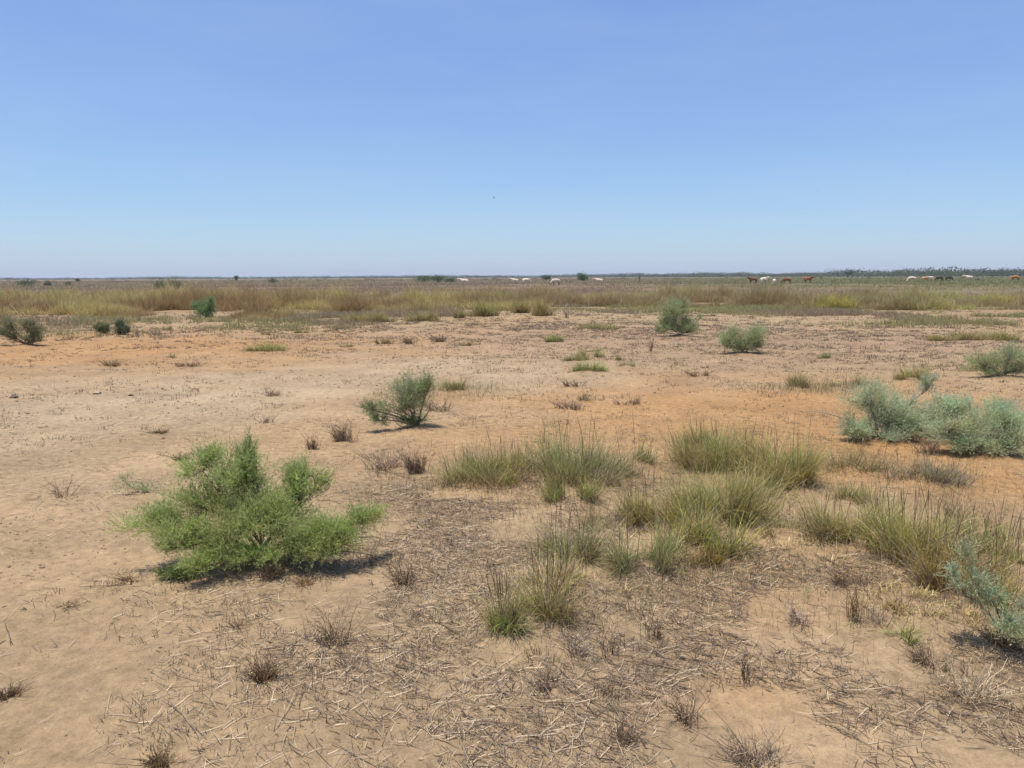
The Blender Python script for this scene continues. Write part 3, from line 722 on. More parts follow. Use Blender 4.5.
def straw_litter(n, Lr, rad, pal, name, label, lift=.006, ymax=8.5, bias=None, tilt=.06):
    p = scatter(n, litter_density, 1.5, ymax)
    L = RNG.uniform(*Lr, n) * RNG.uniform(.4, 1, n)
    az = RNG.uniform(0, math.pi, n)
    if bias is not None:
        k = RNG.uniform(0, 1, n) < .45
        az[k] = bias + RNG.normal(0, .5, k.sum())
    K = 5; s = np.linspace(-.5, .5, K)
    bend = RNG.normal(0, .10, n)
    P = np.zeros((n, K, 3))
    ca, sa = np.cos(az), np.sin(az)
    off = bend[:, None] * L[:, None] * (s ** 2 - .1)[None]
    kink = RNG.normal(0, .011, (n, K)) * L[:, None]
    P[..., 0] = p[:, None, 0] + ca[:, None] * L[:, None] * s - sa[:, None] * (off + kink)
    P[..., 1] = p[:, None, 1] + sa[:, None] * L[:, None] * s + ca[:, None] * (off + kink)
    zt = RNG.normal(0, tilt, n)
    P[..., 2] = height(P[..., 0].ravel(), P[..., 1].ravel()).reshape(n, K) + rad + RNG.exponential(lift, n)[:, None] + np.abs(zt)[:, None] * L[:, None] * (s + .5)
    pal = np.array(pal); col = pal[RNG.integers(0, len(pal), n)] * RNG.uniform(.7, 1.25, (n, 1))
    dd = np.hypot(p[:, 0], p[:, 1])
    rr = np.maximum(rad * RNG.uniform(.5, 1.3, n), .16 * dd / F)[:, None] * np.array([.7, 1, 1, .9, .5])[None]
    V, Fc, C = tubes(P, rr, col)
    o = build(name, V, Fc, C, M_STRAW)
    return tag(o, label, 'litter', kind='stuff')

straw_litter(16000, (.03, .17), .0014, [(.58, .45, .28), (.63, .50, .33), (.54, .425, .28), (.45, .35, .245), (.24, .18, .13)], 'straw_litter',
             'fine dry straw and stems strewn over the sand, thickest at lower right', bias=2.4, lift=.003, tilt=.03)
straw_litter(700, (.10, .32), .0018, [(.54, .42, .27), (.47, .37, .25), (.38, .30, .21), (.18, .14, .10)], 'fallen_stalks',
             'thicker fallen grass stalks lying on the sand and litter', bias=2.5, lift=.004, tilt=.06)
straw_litter(8000, (.015, .07), .0016, [(.18, .13, .09), (.24, .18, .13), (.12, .09, .065), (.45, .34, .22)], 'bark_crumbs',
             'short dark crumbs of broken stem scattered on the sand')

def clods(n, prob, ymin, ymax, size, name, label, pal):
    p = scatter(n, prob, ymin, ymax)
    base = np.array([(1, 0, 0), (-1, 0, 0), (0, 1, 0), (0, -1, 0), (0, 0, 1), (0, 0, -1),
                     (.7, .7, .2), (-.7, .7, .2), (-.7, -.7, .2), (.7, -.7, .2)], float)
    tri = np.array([(4, 0, 6), (4, 6, 2), (4, 2, 7), (4, 7, 1), (4, 1, 8), (4, 8, 3), (4, 3, 9), (4, 9, 0),
                    (5, 6, 0), (5, 2, 6), (5, 7, 2), (5, 1, 7), (5, 8, 1), (5, 3, 8), (5, 9, 3), (5, 0, 9)])
    s = size * np.exp(RNG.normal(0, .45, n).clip(-1, .8))
    s = np.maximum(s, .12 * np.hypot(p[:, 0], p[:, 1]) / F)
    a = RNG.uniform(0, 6.28, n)
    B = base[None] * RNG.uniform(.6, 1.3, (n, 10, 1)) * np.array([1.2, .9, .6])
    V = np.empty((n, 10, 3))
    V[..., 0] = (B[..., 0] * np.cos(a)[:, None] - B[..., 1] * np.sin(a)[:, None]) * s[:, None] + p[:, None, 0]
    V[..., 1] = (B[..., 0] * np.sin(a)[:, None] + B[..., 1] * np.cos(a)[:, None]) * s[:, None] + p[:, None, 1]
    V[..., 2] = B[..., 2] * s[:, None] + height(p[:, 0], p[:, 1])[:, None] + .25 * s[:, None]
    Fc = (tri[None] + (np.arange(n) * 10)[:, None, None]).reshape(-1, 3)
    pal = np.array(pal); c = pal[RNG.integers(0, len(pal), n)] * RNG.uniform(.75, 1.2, (n, 1))
    o = build(name, V, Fc, np.repeat(c[:, None], 10, 1), M_CLOD, smooth=False)
    return tag(o, label, 'soil crumbs', kind='stuff')

patchy = lambda x, y: np.clip(fbm(x / .8, y / .8, 131, 3) * 4 - 1.6, .05, 1)
clods(9000, patchy, 1.5, 9, .0042, 'sand_crumbs', 'small crumbs of dry earth lying on the sand', [(.29, .20, .12), (.25, .175, .105), (.31, .22, .14), (.17, .12, .08)])
clods(9000, patchy, 7, 30, .0085, 'earth_clods', 'dry earth clods spread over the middle distance', [(.26, .175, .10), (.22, .15, .09), (.15, .105, .07), (.30, .21, .13)])

def small_weeds(n, ymin, ymax, prob, h, name, label, pal, per=14, kmul=1.0, lean=.3):
    p = scatter(n, prob, ymin, ymax, 1.15)
    i = np.repeat(np.arange(n), per); m = len(i)
    d = np.hypot(p[:, 0], p[:, 1])[i]
    s = h * np.exp(RNG.normal(0, .45, n))[i]
    rt = np.column_stack([p[i, 0] + RNG.normal(0, 1, m) * s * 1.0, p[i, 1] + RNG.normal(0, 1, m) * s * .8])
    z = height(rt[:, 0], rt[:, 1]) - .004
    pal = np.array(pal); c = pal[RNG.integers(0, len(pal), n)][i] * RNG.uniform(.7, 1.25, (m, 1))
    V, Fc, C = ribbons(np.column_stack([rt, z]), RNG.uniform(0, 6.28, m), np.abs(RNG.normal(lean, .45, m)), s * RNG.uniform(.5, 1.3, m),
                       RNG.normal(.4, .4, m), np.maximum(.003, .42 * d / F * kmul) * RNG.uniform(.6, 1.2, m), 2, c * .75, c)
    return tag(build(name, V, Fc, C, M_STRAW), label, 'ground cover', kind='stuff')

small_weeds(2000, 2.2, 9, lambda x, y: np.clip(litter_density(x, y) * 1.6 - .05, .002, 1), .035, 'dry_weeds', 'tiny dry weeds and stubble standing in the litter',
            [(.27, .20, .145), (.33, .26, .19), (.18, .135, .10), (.46, .36, .22)], 10)
def near_tufts(x, y):
    q = np.zeros(x.shape)
    for tx, ty, tr in TUFTS:
        q = np.maximum(q, np.exp(-((x - tx) ** 2 + (y - ty) ** 2) / (2 * (tr * 1.1 + .12) ** 2)))
    return np.clip(q * np.clip(fbm(x / .25, y / .25, 141, 2) * 3 - .7, 0, 1), .0005, 1)
small_weeds(1500, 3, 11, near_tufts, .085, 'thin_grass', 'thin scattered grass growing loose between the bigger tufts',
            [(.36, .34, .13), (.56, .43, .23), (.50, .38, .20), (.30, .31, .12), (.36, .28, .2)], 9, .8)
small_weeds(3600, 3, 11, near_tufts, .035, 'straw_mat', 'short broken straw piled round the feet of the grass tufts',
            [(.56, .43, .23), (.60, .46, .28), (.42, .32, .21), (.26, .19, .13)], 9, .8, 1.1)
weed_blobs = []
for wb in ((820, 334, 190, 13, .8), (550, 326, 130, 8, .7), (430, 345, 90, 8, .5), (260, 400, 110, 14, .35), (600, 402, 110, 8, .6), (320, 330, 80, 6, .6), (130, 366, 90, 5, .5), (900, 360, 120, 9, .4), (480, 375, 110, 10, .4), (690, 365, 90, 10, .35)):
    bx, by, bd = spot(wb[0], wb[1]); weed_blobs.append((bx, by, wb[2] * bd / F, (spot(wb[0], wb[1] - wb[3])[1] - spot(wb[0], wb[1] + wb[3])[1]) * .5, wb[4]))
def weed_prob(x, y):
    q = np.clip(fbm(x / 2.6, y / 2.6, 151, 3) * 5 - 2.2, .03, 1) * .6
    for bx, by, rx, ry, a in weed_blobs: q = q + a * np.exp(-.5 * (((x - bx) / rx) ** 2 + ((y - by) / ry) ** 2))
    return np.clip(q * np.clip(fbm(x / .6, y / .6, 155, 2) * 3 - .9, .05, 1), 0, 1)
small_weeds(17000, 7, 36, weed_prob, .030, 'low_weeds', 'low brown and grey weeds dotted over the bare middle ground',
            [(.27, .20, .14), (.30, .235, .18), (.20, .15, .105), (.25, .235, .11), (.29, .205, .135)], 13)

# ------------------------------------------------------------------ the tall grass band and the plain beyond it
def front_edge(x, y):
    """distance at which the tall grass begins, by bearing"""
    b = np.degrees(np.arctan2(x, y))
    bp = np.array([-60, -36, -22, -17, -12, -4, 0, 4, 9, 14, 20, 26, 34, 60])
    dd = np.array([31, 31, 33, 30, 34, 38, 41, 40, 41, 42, 37, 35, 37, 37])
    return np.interp(b, bp, dd)

def field(n, rmin, rmax, name, label, density, hfun, cfun, per, blade, lean=.25, spread=.16, S=2, mat=None, half=1.0, kmul=.5):
    ps, got = [], 0
    while got < n:
        r = rmin * (rmax / rmin) ** RNG.uniform(0, 1, 60000)
        b = RNG.uniform(-R(44), R(44), 60000)
        x, y = np.sin(b) * r, np.cos(b) * r
        k = RNG.uniform(0, 1, 60000) < density(x, y)
        ps.append(np.column_stack([x[k], y[k]])); got += k.sum()
    p = np.concatenate(ps)[:n]
    H = hfun(p[:, 0], p[:, 1]) * np.exp(RNG.normal(0, .22, n))
    c = cfun(p[:, 0], p[:, 1])
    i = np.repeat(np.arange(n), per); m = len(i)
    d = np.hypot(p[:, 0], p[:, 1])[i]
    rt = p[i] + RNG.normal(0, 1, (m, 2)) * (spread * (d / 40) ** .5)[:, None]
    z = height(rt[:, 0], rt[:, 1]) - .02
    cc = c[i] * RNG.uniform(.78, 1.2, (m, 1)) * (1 + RNG.normal(0, .07, (m, 3)))
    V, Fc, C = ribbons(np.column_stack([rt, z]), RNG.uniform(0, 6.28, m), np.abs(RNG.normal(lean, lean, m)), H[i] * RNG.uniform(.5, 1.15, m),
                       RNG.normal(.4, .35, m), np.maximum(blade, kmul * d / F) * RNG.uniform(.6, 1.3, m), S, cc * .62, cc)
    return tag(build(name, V, Fc, C, mat or M_GRASS), label, 'grass', kind='stuff')

def mixc(a, b, k): return np.array(a)[None] * (1 - k[:, None]) + np.array(b)[None] * k[:, None]
def band_col(x, y):
    k = np.clip(fbm(x / 5, y / 3.5, 171, 3) * 6 - 2.3, 0, 1)
    right = np.clip((np.degrees(np.arctan2(x, y)) + 5) / 30, 0, 1)
    g = mixc((.60, .48, .185), (.54, .50, .16), right)
    br = mixc((.42, .29, .13), (.46, .355, .175), right)
    return g * (1 - k[:, None]) + br * k[:, None]
def clumpy(x, y): return np.clip(vnoise(x / 1.5, y / 1.2, 195) * 1.1 + vnoise(x / .7, y / .7, 196) * .5 - .42, .0, 1)
def band_den(x, y):
    r = np.hypot(x, y); e = front_edge(x, y) + (fbm(x / 3.4, y / 3, 181, 3) - .5) * 20
    dep = np.interp(np.degrees(np.arctan2(x, y)), [-40, -16, -6, 40], [62, 58, 26, 28])
    k = np.clip((r - e) / 2.5, 0, 1) * np.clip((e + dep - r) / (dep * .85), 0, 1) ** 1.5
    gaps = np.clip(fbm(x / 5.2, y / 3.6, 191, 3) * 5 - 1.75, .0, 1) * clumpy(x, y)
    b = np.degrees(np.arctan2(x, y))
    return k * gaps * np.interp(b, [-40, -14, -10, -1, 4, 40], [1, 1, .6, .55, .75, .9])
field(11500, 27, 120, 'tall_grass', 'band of tall olive and yellow-brown grass across the middle of the plain', band_den,
      lambda x, y: (.14 + .75 * clumpy(x, y)) * (.55 + .8 * np.clip(fbm(x / 6, y / 5, 201, 3) * 2 - .5, 0, 1)) * np.clip((np.hypot(x, y) - front_edge(x, y)) / 9 + .75, .55, 1), band_col, 44, .008, lean=.6, kmul=.36)
field(5200, 18, 45, 'short_grass', 'thin short grass and weeds at the foot of the tall grass', lambda x, y: np.clip((np.hypot(x, y) - front_edge(x, y) + 11) / 9, 0, 1) ** 1.6 * np.clip((front_edge(x, y) + 6 - np.hypot(x, y)) / 4, 0, 1) * np.interp(np.degrees(np.arctan2(x, y)), [-40, -19, -15, -4, 0, 12, 16, 40], [.12, .12, .8, .9, .4, .35, .5, .6]) * np.clip(fbm(x / 3, y / 2.4, 211, 3) * 5 - 2.2, 0, 1),
      lambda x, y: .10 + .16 * clumpy(x, y), lambda x, y: mixc((.42, .39, .16), (.42, .32, .2), np.clip(fbm(x / 4, y / 4, 221, 2) * 4 - 1.5, 0, 1)), 22, .006)
def far_col(x, y):
    k = np.clip(fbm(x / 60, y / 26, 231, 3) * 5 - 2.0, 0, 1)
    b = np.degrees(np.arctan2(x, y)); r = np.hypot(x, y)
    g = np.clip((b - 2) / 22, 0, 1) * np.clip((r - 90) / 50, 0, 1)
    c = mixc((.48, .40, .21), (.40, .29, .20), k)
    return c * (1 - .7 * g[:, None]) + np.array((.27, .32, .11))[None] * .7 * g[:, None]
field(13000, 50, 650, 'plain_cover', 'low dry ground cover of dull grass on the plain beyond the tall grass', lambda x, y: np.clip(fbm(x / 20, y / 9, 241, 3) * 4 - 1.3, .05, 1),
      lambda x, y: .26 + .22 * np.clip((np.hypot(x, y) - 120) / 60, 0, 1), far_col, 20, .012, spread=.6, kmul=.5, lean=.45)

# ------------------------------------------------------------------ far trees and bushes
def crown(n, rx, ry, rz, cz, L, col, flat=1.0, knots=9):
    """leaf clumps on a few knots inside an ellipsoid"""
    g = RNG.normal(size=(knots, 3)); g /= np.linalg.norm(g, axis=1, keepdims=True)
    kc = g * np.array([rx, ry, rz]) * RNG.uniform(.25, .72, (knots, 1))
    i = RNG.integers(0, knots, n)
    q = RNG.normal(size=(n, 3)); q /= np.linalg.norm(q, axis=1, keepdims=True)
    kr = RNG.uniform(.32, .6, knots)
    p = kc[i] + q * np.array([rx, ry, rz]) * kr[i][:, None] * (RNG.uniform(0, 1, n) ** .4)[:, None]
    p[:, 2] += cz
    dv = q + RNG.normal(0, .7, (n, 3))
    c = vary(col, knots, .16, .06)[i] * RNG.uniform(.75, 1.25, (n, 1))
    return leaves(p, dv, L * RNG.uniform(.6, 1.3, n), L * .55 * RNG.uniform(.6, 1.3, n), c)

def tree(px, pybase, wpx, hpx, label, col=(.07, .11, .045), name='tree', cat='tree', trunk=.35, group=None, n=900, low=False):
    x, y, d = spot(px, pybase)
    H = hpx * d / F; W = wpx * d / F
    t = thing(name, x, y, 0, label, cat, group)
    cz = H * (.5 if low else .62); rz = H * (.5 if low else .40)
    V, Fc, C = crown(n, W * .5, W * .45, rz, cz, max(.12, 1.0 * d / F), np.array(col) * 1.5, knots=12)
    V[:, 2] = np.maximum(V[:, 2], .05)
    build('crown', V, Fc, C, M_LEAF, t)
    # tapered trunk and limbs
    K = 6; nl = 6
    ends = np.column_stack([RNG.normal(0, W * .22, nl), RNG.normal(0, W * .2, nl), RNG.uniform(cz, cz + rz * .6, nl)])
    P = bez(np.zeros((nl, 3)) + RNG.normal(0, .03, (nl, 3)), np.column_stack([ends[:, :2] * .25, ends[:, 2] * .6]), ends, K)
    P[:, 0, 2] = -.1
    V, Fc, C = tubes(P, (H * .028 * np.linspace(1, .25, K))[None] * np.ones((nl, 1)), vary((.12, .09, .07), nl, .15), 5)
    build('trunk', V, Fc, C, M_WOOD, t, True)
    return t

FG = 'bushes and trees far out on the plain'
tree(583, 281.2, 17, 10.5, 'round dark green tree standing alone on the plain right of centre', (.06, .105, .042), n=1500, group=FG, name='round_tree', low=True)
tree(424, 283, 22, 9, 'low green bush, left one in the row of bushes at centre', (.065, .105, .045), name='far_bush', cat='bush', n=1200, group=FG, low=True)
tree(438, 283, 22, 8, 'low green bush, middle one in the row of bushes at centre', (.07, .11, .05), name='far_bush', cat='bush', n=1200, group=FG, low=True)
tree(451, 283, 16, 6, 'low grey-green bush, right one in the row of bushes at centre', (.08, .11, .055), name='far_bush', cat='bush', n=900, group=FG, low=True)
tree(546, 280.6, 11, 6, 'small dark green bush between the white cattle and the round tree', (.055, .095, .042), name='far_bush', cat='bush', n=800, group=FG, low=True)
tree(25, 287, 26, 8.5, 'broad grey-green bush on the plain at the far left', (.085, .10, .055), name='far_bush', cat='bush', n=1000, group=FG, low=True)
tree(48, 286.5, 9, 5, 'small faded bush right of the broad one at the far left', (.10, .10, .06), name='far_bush', cat='bush', n=600, group=FG, low=True)
tree(68, 286, 8, 4.5, 'tiny brownish bush, third from the left edge', (.105, .095, .06), name='far_bush', cat='bush', n=500, group=FG, low=True)
tree(158, 290, 17, 12, 'olive bush, left one of a pair behind the tall grass at left', (.085, .095, .045), name='far_bush', cat='bush', n=900, group=FG, low=True)
tree(178, 290, 18, 12, 'olive bush, right one of a pair behind the tall grass at left', (.085, .10, .05), name='far_bush', cat='bush', n=900, group=FG, low=True)
tree(236.5, 281, 5, 5.5, 'tiny upright tree on the skyline at left', (.07, .09, .05), n=400, group=FG)
tree(272, 284, 12, 6, 'faint grey bush on the skyline left of centre', (.085, .095, .06), name='far_bush', cat='bush', n=500, group=FG, low=True)
tree(78, 282, 6, 4, 'tiny dark bush on the skyline at far left', (.07, .08, .055), name='far_bush', cat='bush', n=300, group=FG, low=True)
tree(848, 278, 9, 9, 'small tree standing just above the skyline wood, right of centre', (.06, .08, .05), n=500, group=FG)

# a bare sapling
sx, sy, sd = spot(639.5, 283)
st = thing('bare_sapling', sx, sy, 0, 'thin bare sapling standing on the plain right of the round tree', 'sapling')
hh = 10 * sd / F
P = np.zeros((7, 5, 3)); s5 = np.linspace(0, 1, 5)
for k in range(7):
    z0 = 0 if k == 0 else hh * RNG.uniform(.35, .8); l = hh if k == 0 else hh * RNG.uniform(.2, .4)
    lx, ly = (0.04, 0.02) if k == 0 else RNG.normal(0, .6, 2)
    P[k, :, 0] = lx * l * s5; P[k, :, 1] = ly * l * s5; P[k, :, 2] = z0 + l * s5 * (1 if k == 0 else .7)
V, Fc, C = tubes(P, .10 * np.linspace(1, .35, 5)[None] * np.array([1.5] + [.8] * 6)[:, None], vary((.16, .125, .10), 7, .1), 5)
build('trunk', V, Fc, C, M_WOOD, st)

def skyline():
    parts = []; tr = []
    for b in np.arange(-44, 44, .085):
        for rep in range(2):
            bb = R(b + random.uniform(-.06, .06))
            right = np.clip((b + 10) / 42, 0, 1)
            r = (1500 - 650 * right) * random.uniform(.88, 1.25)
            gate = float(fbm(np.array([b / 5.0 + 50]), np.array([rep * 3.0]), 301, 3)[0])
            h = (6.0 + 1.4 * right) * random.uniform(.55, 1.1) * (.55 + .9 * gate)
            if b > 23: h *= 1.25
            w = h * random.uniform(1.6, 3.0)
            V, Fc, C = crown(110, w, w, h * .5, h * .44, h * .18, (.075, .10, .045), knots=7)
            V = V + np.array([math.sin(bb) * r, math.cos(bb) * r, 0]); V[:, 2] = np.maximum(V[:, 2], 0)
            parts.append((V, Fc, C))
    V, Fc, C = join(parts)
    tag(build('far_woods', V, Fc, C, M_LEAF), 'dark wood running along the whole skyline, tallest at right', 'woods', kind='stuff')
skyline()
def far_scrub():
    parts = []
    for k in range(240):
        b = R(random.uniform(-44, 44)); r = random.uniform(150, 620)
        if math.degrees(b) < 0 and r < 220: r += 150
        h = random.uniform(.5, 1.5); w = h * random.uniform(.8, 1.8)
        V, Fc, C = crown(60, w, w, h * .55, h * .4, max(.14, .6 * r / F), (.125, .135, .065), knots=6)
        V = V + np.array([math.sin(b) * r, math.cos(b) * r, 0]); V[:, 2] = np.maximum(V[:, 2], 0)
        parts.append((V, Fc, C))
    tag(build('far_scrub', *join(parts), M_LEAF), 'low dull scrub dotted over the far plain below the skyline', 'scrub', kind='stuff')
far_scrub()

# ------------------------------------------------------------------ cattle
def skin_mesh(pts, edges, radii, levels=1):
    me = bpy.data.meshes.new('skin'); me.from_pydata(pts, edges, []); me.update()
    o = bpy.data.objects.new('skin', me); COL.objects.link(o)
    o.modifiers.new('s', 'SKIN'); me.skin_vertices or me.attributes
    sv = me.skin_vertices[0].data if len(me.skin_vertices) else None
    if sv is None:
        raise RuntimeError('no skin layer')
    for i, r in enumerate(radii):
        sv[i].radius = r if isinstance(r, tuple) else (r, r)
        sv[i].use_root = i == 0
    m = o.modifiers.new('b', 'SUBSURF'); m.levels = levels
    dg = bpy.context.evaluated_depsgraph_get(); dg.update()
    ev = o.evaluated_get(dg)
    out = bpy.data.meshes.new_from_object(ev)
    bpy.data.objects.remove(o); bpy.data.meshes.remove(me)
    return out

def cow_mesh(graze):
    # x forward, z up; a humped zebu
    P = [(-.62, 0, 1.05), (-.30, 0, 1.06), (.10, 0, 1.03), (.45, 0, 1.08), (.62, 0, 1.22)]     # rump .. withers, hump top
    Rr = [(.23, .26), (.29, .31), (.31, .33), (.27, .33), (.13, .10)]
    E = [(0, 1), (1, 2), (2, 3), (3, 4)]
    if graze:
        neck = [(.80, 0, .92), (1.05, 0, .62), (1.16, 0, .40), (1.26, 0, .16)]
    else:
        neck = [(.82, 0, 1.18), (1.05, 0, 1.36), (1.20, 0, 1.36), (1.46, 0, 1.22)]
    b = len(P); P += neck; Rr += [(.17, .23), (.12, .16), (.12, .13), (.075, .08)]
    E += [(3, b), (b, b + 1), (b + 1, b + 2), (b + 2, b + 3)]
    for sx in (1, -1):                                                                           # front legs
        k = len(P)
        P += [(.48, .15 * sx, .78), (.47, .16 * sx, .42), (.46 + .05 * sx, .16 * sx, .10), (.50 + .05 * sx, .16 * sx, .02)]
        Rr += [(.12, .13), (.065, .07), (.05, .05), (.06, .05)]; E += [(3, k), (k, k + 1), (k + 1, k + 2), (k + 2, k + 3)]
    for sx in (1, -1):                                                                           # hind legs with a hock
        k = len(P)
        P += [(-.55, .16 * sx, .76), (-.66, .17 * sx, .46), (-.60 - .05 * sx, .17 * sx, .12), (-.56 - .05 * sx, .17 * sx, .02)]
        Rr += [(.16, .17), (.075, .08), (.05, .05), (.06, .05)]; E += [(0, k), (k, k + 1), (k + 1, k + 2), (k + 2, k + 3)]
    k = len(P)                                                                                   # tail
    P += [(-.86, 0, 1.08), (-.92, 0, .75), (-.92, 0, .48)]; Rr += [(.04, .04), (.025, .025), (.045, .045)]
    E += [(0, k), (k, k + 1), (k + 1, k + 2)]
    k = len(P)                                                                                   # ears
    hb = b + 2; hx, _, hz = P[hb]
    for sx in (1, -1):
        P.append((hx - .03, .24 * sx, hz + .02)); Rr.append((.04, .06)); E.append((hb, len(P) - 1))
    return skin_mesh(P, E, Rr), (hx, hz)

COWS = {g: cow_mesh(g) for g in (False, True)}
def cow_material_tint(me, col, belly):
    n = len(me.vertices); co = np.empty(n * 3, dtype=np.float32); me.vertices.foreach_get('co', co); co = co.reshape(-1, 3)
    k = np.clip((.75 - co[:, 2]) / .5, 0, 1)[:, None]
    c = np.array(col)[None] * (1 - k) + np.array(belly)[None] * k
    c4 = np.ones((n, 4), dtype=np.float32); c4[:, :3] = c
    a = me.attributes.get('Tint') or me.attributes.new('Tint', 'FLOAT_COLOR', 'POINT')
    a.data.foreach_set('color', c4.ravel())

def cow(px, py, face, col, graze, label, scale=1.0, belly=None):
    x, y, d = spot(px, py)
    t = thing('cow', x, y, 0, label, 'cow', 'cattle grazing far out on the plain')
    t.rotation_euler = (0, 0, R(face)); t.scale = (scale * .92,) * 3
    src, (hx, hz) = COWS[graze]
    me = src.copy(); me.materials.clear(); me.materials.append(M_HIDE)
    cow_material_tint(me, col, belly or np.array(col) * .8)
    me.polygons.foreach_set('use_smooth', np.full(len(me.polygons), True))
    o = bpy.data.objects.new('body', me); COL.objects.link(o); o.parent = t
    for sx in (1, -1):
        s = np.linspace(0, 1, 6)
        H = np.stack([hx - .06 + .02 * s, sx * (.07 + .24 * np.sin(s * 1.7)), hz + .10 + .34 * s ** 1.3], 1)[None]
        V, Fc, C = tubes(H, (.03 * (1 - .8 * s))[None], np.array([[.35, .30, .24]]), 6)
        build('horn', V, Fc, C, M_HIDE, t, True)
    return t

WHITE = (.66, .56, .43); RED = (.20, .08, .042); DARKC = (.055, .035, .028); TANC = (.50, .30, .13); CREAM = (.66, .52, .36)
cow(464.5, 285.6, 180, WHITE, False, 'white cow standing right of the row of green bushes', 1.05)
cow(515, 284.0, 175, WHITE, False, 'small pale cow, left one of two white ones left of the small dark bush')
cow(526, 284.6, 15, WHITE, True, 'white cow, right one of two left of the small dark bush', 1.1)
cow(556, 285.4, 200, WHITE, True, 'white cow with a dark underside, right of the small dark bush', 1.05, belly=(.12, .09, .07))
cow(599, 284.6, 170, CREAM, False, 'cream cow right of the round tree')
cow(753, 284.0, 185, RED, False, 'red-brown cow, left one in the group right of centre', 1.1)
cow(763.5, 284.6, 20, WHITE, False, 'white cow beside the red-brown one in the group right of centre', 1.1)
cow(774, 286.4, 60, WHITE, True, 'pale grazing cow in front of the white one in the group right of centre', .95)
cow(787, 284.0, 170, RED, True, 'dull brown grazing cow between the pale one and the bright red one', 1.0, belly=(.12, .06, .035))
cow(808, 283.2, 5, (.24, .09, .045), False, 'red cow alone, right of the mixed group', 1.1)
cow(912, 282.2, 178, WHITE, True, 'white cow at the left of the herd on the right', 1.1)
cow(924.5, 281.8, 10, TANC, True, 'tan cow in the herd on the right', 1.05)
cow(931, 280.0, 150, WHITE, False, 'white cow behind the tan one, head above the herd on the right', 1.0)
cow(939.5, 281.6, 180, DARKC, True, 'dark brown cow, left one of two in the herd on the right', 1.1)
cow(948.5, 281.4, 5, DARKC, True, 'dark brown cow, right one of two in the herd on the right', 1.1)
cow(968.5, 281.8, 182, WHITE, False, 'large white cow right of the two dark ones', 1.2)
cow(977, 281.2, 10, (.16, .12, .10), True, 'small grey calf just right of the large white cow', .7)
cow(1015, 281.4, 175, (.40, .17, .07), True, 'orange-red cow at the far right edge of the herd', 1.2)
cow(806, 280.4, 170, (.30, .13, .07), True, 'distant brown cow behind the red one standing alone', 1.0)

# ------------------------------------------------------------------ birds
def bird(px, py, dist, label, roll, head):
    d = ray(px, py); p = np.array([0, 0, EYE]) + d * dist
    t = thing('bird', p[0], p[1], p[2], label, 'bird', 'birds in the sky')
    t.rotation_euler = (0, R(roll), R(head))
    P = [(0, .0, 0), (0, .07, .005), (0, .13, .01), (0, -.09, 0), (0, -.17, 0),
         (.09, .02, .03), (.21, -.01, .045), (.30, -.06, .03), (-.09, .02, .03), (-.21, -.01, .045), (-.30, -.06, .03)]
    Rr = [(.035, .035), (.03, .03), (.02, .02), (.022, .02), (.03, .008), (.04, .010), (.03, .008), (.010, .006), (.04, .010), (.03, .008), (.010, .006)]
    E = [(0, 1), (1, 2), (0, 3), (3, 4), (0, 5), (5, 6), (6, 7), (0, 8), (8, 9), (9, 10)]
    me = skin_mesh(P, E, Rr)
    a = me.attributes.new('Tint', 'FLOAT_COLOR', 'POINT'); c = np.ones((len(me.vertices), 4), dtype=np.float32); c[:, :3] = (.07, .06, .055)
    a.data.foreach_set('color', c.ravel())
    me.materials.clear(); me.materials.append(M_FEATHER)
    o = bpy.data.objects.new('body', me); COL.objects.link(o); o.parent = t
bird(494, 197.5, 95, 'dark bird flying in the blue sky just left of centre', 12, 70)
bird(817.5, 190.8, 120, 'faint distant bird in the sky at upper right', -10, 100)

# ------------------------------------------------------------------ a few stones
def stone(px, py, wpx, label, col):
    x, y, d = spot(px, py); s = wpx * d / F * .38
    import bmesh
    bm = bmesh.new(); bmesh.ops.create_icosphere(bm, subdivisions=3, radius=1)
    for v in bm.verts:
        n = 1 + .8 * (float(vnoise(np.array(v.co.x * 1.7 + px), np.array(v.co.y * 1.7 + v.co.z, ), 7)) - .5) + .4 * (float(vnoise(np.array(v.co.x * 5 + px), np.array(v.co.z * 5 + v.co.y * 3), 9)) - .5)
        v.co = Vector((v.co.x * s * n, v.co.y * s * .8 * n, v.co.z * s * .5 * n))
    me = bpy.data.meshes.new('stone'); bm.to_mesh(me); bm.free()
    a = me.attributes.new('Tint', 'FLOAT_COLOR', 'POINT'); c = np.ones((len(me.vertices), 4), dtype=np.float32); c[:, :3] = col
    a.data.foreach_set('color', c.ravel()); me.materials.append(M_CLOD)
    me.polygons.foreach_set('use_smooth', np.full(len(me.polygons), True))
    o = bpy.data.objects.new('stone', me); COL.objects.link(o); o.location = (x, y, float(height(x, y)) + s * .25)
    tag(o, label, 'stone', 'stones on the pale soil')
stone(97, 394, 9, 'pale stone with a dark side on the pale soil at left', (.42, .34, .25))
stone(131, 395, 6, 'small dark stone right of the pale one on the pale soil', (.07, .055, .045))
stone(14, 398, 9, 'dark clod at the far left on the pale soil', (.12, .09, .065))
stone(979, 363, 5, 'small white stone on orange soil near the right shrub', (.62, .58, .5))

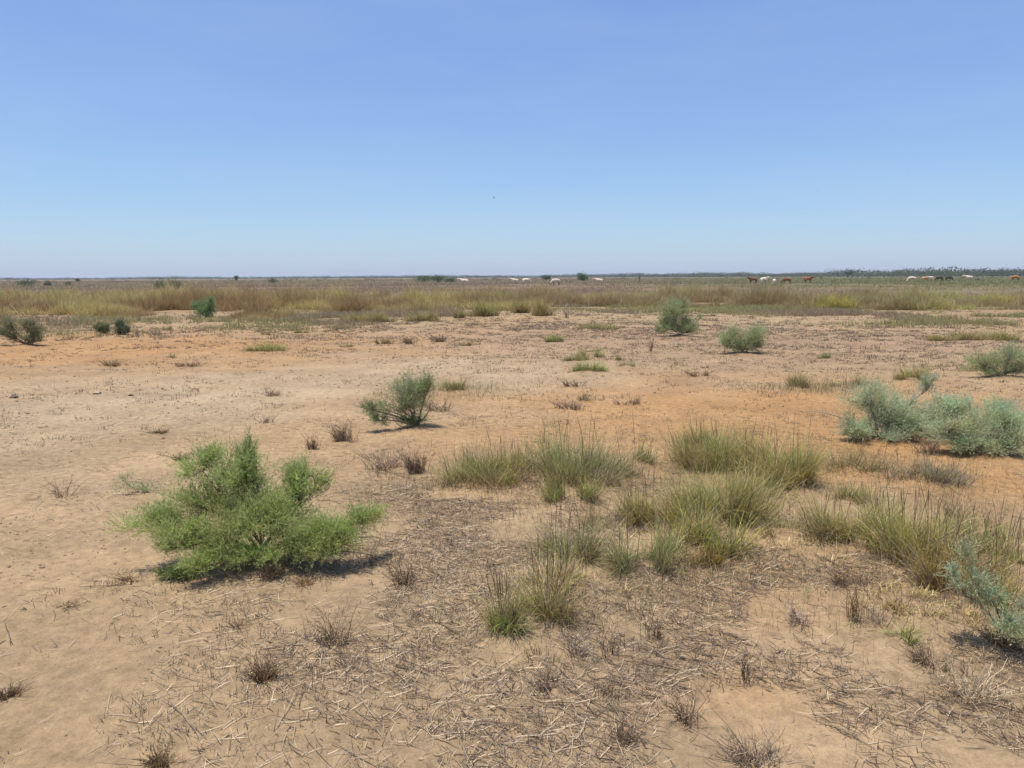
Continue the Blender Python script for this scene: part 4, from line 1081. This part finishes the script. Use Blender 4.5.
# ------------------------------------------------------------------ haze
import bmesh
bm = bmesh.new(); bmesh.ops.create_cube(bm, size=1)
me = bpy.data.meshes.new('haze'); bm.to_mesh(me); bm.free()
hz = bpy.data.objects.new('haze', me); COL.objects.link(hz)
hz.scale = (9000, 9000, 22); hz.location = (0, 0, -2 + 11)
hz['kind'] = 'stuff'; hz['label'] = 'thin dusty haze over the plain'
hm = bpy.data.materials.new('haze'); hm.use_nodes = True; hm.node_tree.nodes.clear()
ho = hm.node_tree.nodes.new('ShaderNodeOutputMaterial'); pv = hm.node_tree.nodes.new('ShaderNodeVolumePrincipled')
pv.inputs['Color'].default_value = (.90, .94, 1.0, 1); pv.inputs['Density'].default_value = .00014; pv.inputs['Anisotropy'].default_value = .1
hm.node_tree.links.new(pv.outputs['Volume'], ho.inputs['Volume'])
me.materials.append(hm)

# ------------------------------------------------------------------ light
sv = Vector((-.17, -.06, 1.0)).normalized()
el, rot = math.asin(sv.z), math.atan2(sv.x, sv.y)
w = bpy.data.worlds.new('World'); SC.world = w; w.use_nodes = True
nt = w.node_tree; bg = nt.nodes['Background']
sky = nt.nodes.new('ShaderNodeTexSky'); sky.sky_type = 'NISHITA'; sky.sun_disc = False
sky.sun_elevation = el; sky.sun_rotation = rot
sky.air_density = 1.0; sky.dust_density = .6; sky.ozone_density = 2.5; sky.altitude = 0
veil = nt.nodes.new('ShaderNodeVectorMath'); veil.operation = 'MULTIPLY_ADD'      # dusty veil that evens out the sky
veil.inputs[1].default_value = (.78, .90, .70); veil.inputs[2].default_value = (.84, 1.22, 4.1)
nt.links.new(sky.outputs['Color'], veil.inputs[0])
tcw = nt.nodes.new('ShaderNodeTexCoord'); mpw = nt.nodes.new('ShaderNodeMapping'); mpw.inputs['Scale'].default_value = (2.2, 2.2, 11)
nzw = nt.nodes.new('ShaderNodeTexNoise'); nzw.inputs['Scale'].default_value = 1.6; nzw.inputs['Detail'].default_value = 6; nzw.inputs['Roughness'].default_value = .6
rgw = nt.nodes.new('ShaderNodeMapRange'); rgw.inputs['From Min'].default_value = .42; rgw.inputs['From Max'].default_value = .8
rgw.inputs['To Min'].default_value = 0; rgw.inputs['To Max'].default_value = .13
mxw = nt.nodes.new('ShaderNodeMix'); mxw.data_type = 'RGBA'; mxw.inputs['B'].default_value = (5.6, 6.3, 7.6, 1)          # thin wisps of high cloud
nt.links.new(tcw.outputs['Generated'], mpw.inputs['Vector']); nt.links.new(mpw.outputs['Vector'], nzw.inputs['Vector']); nt.links.new(nzw.outputs['Fac'], rgw.inputs['Value'])
nt.links.new(rgw.outputs['Result'], mxw.inputs['Factor']); nt.links.new(veil.outputs['Vector'], mxw.inputs['A']); nt.links.new(mxw.outputs['Result'], bg.inputs['Color']); bg.inputs['Strength'].default_value = .084
sl = bpy.data.lights.new('sun', 'SUN'); sl.energy = 4.55; sl.angle = R(.5); sl.color = (1, .955, .89)
so = bpy.data.objects.new('sun', sl); COL.objects.link(so); so.rotation_euler = sv.to_track_quat('Z', 'Y').to_euler()
so.location = (0, 0, 50)

SC.view_settings.view_transform = 'Standard'; SC.view_settings.look = 'None'
SC.view_settings.exposure = .33; SC.view_settings.gamma = 1; SC.view_settings.use_curve_mapping = False
SC.cycles.max_bounces = 5; SC.cycles.diffuse_bounces = 3; SC.cycles.transmission_bounces = 3; SC.cycles.volume_bounces = 0
SC.cycles.transparent_max_bounces = 6
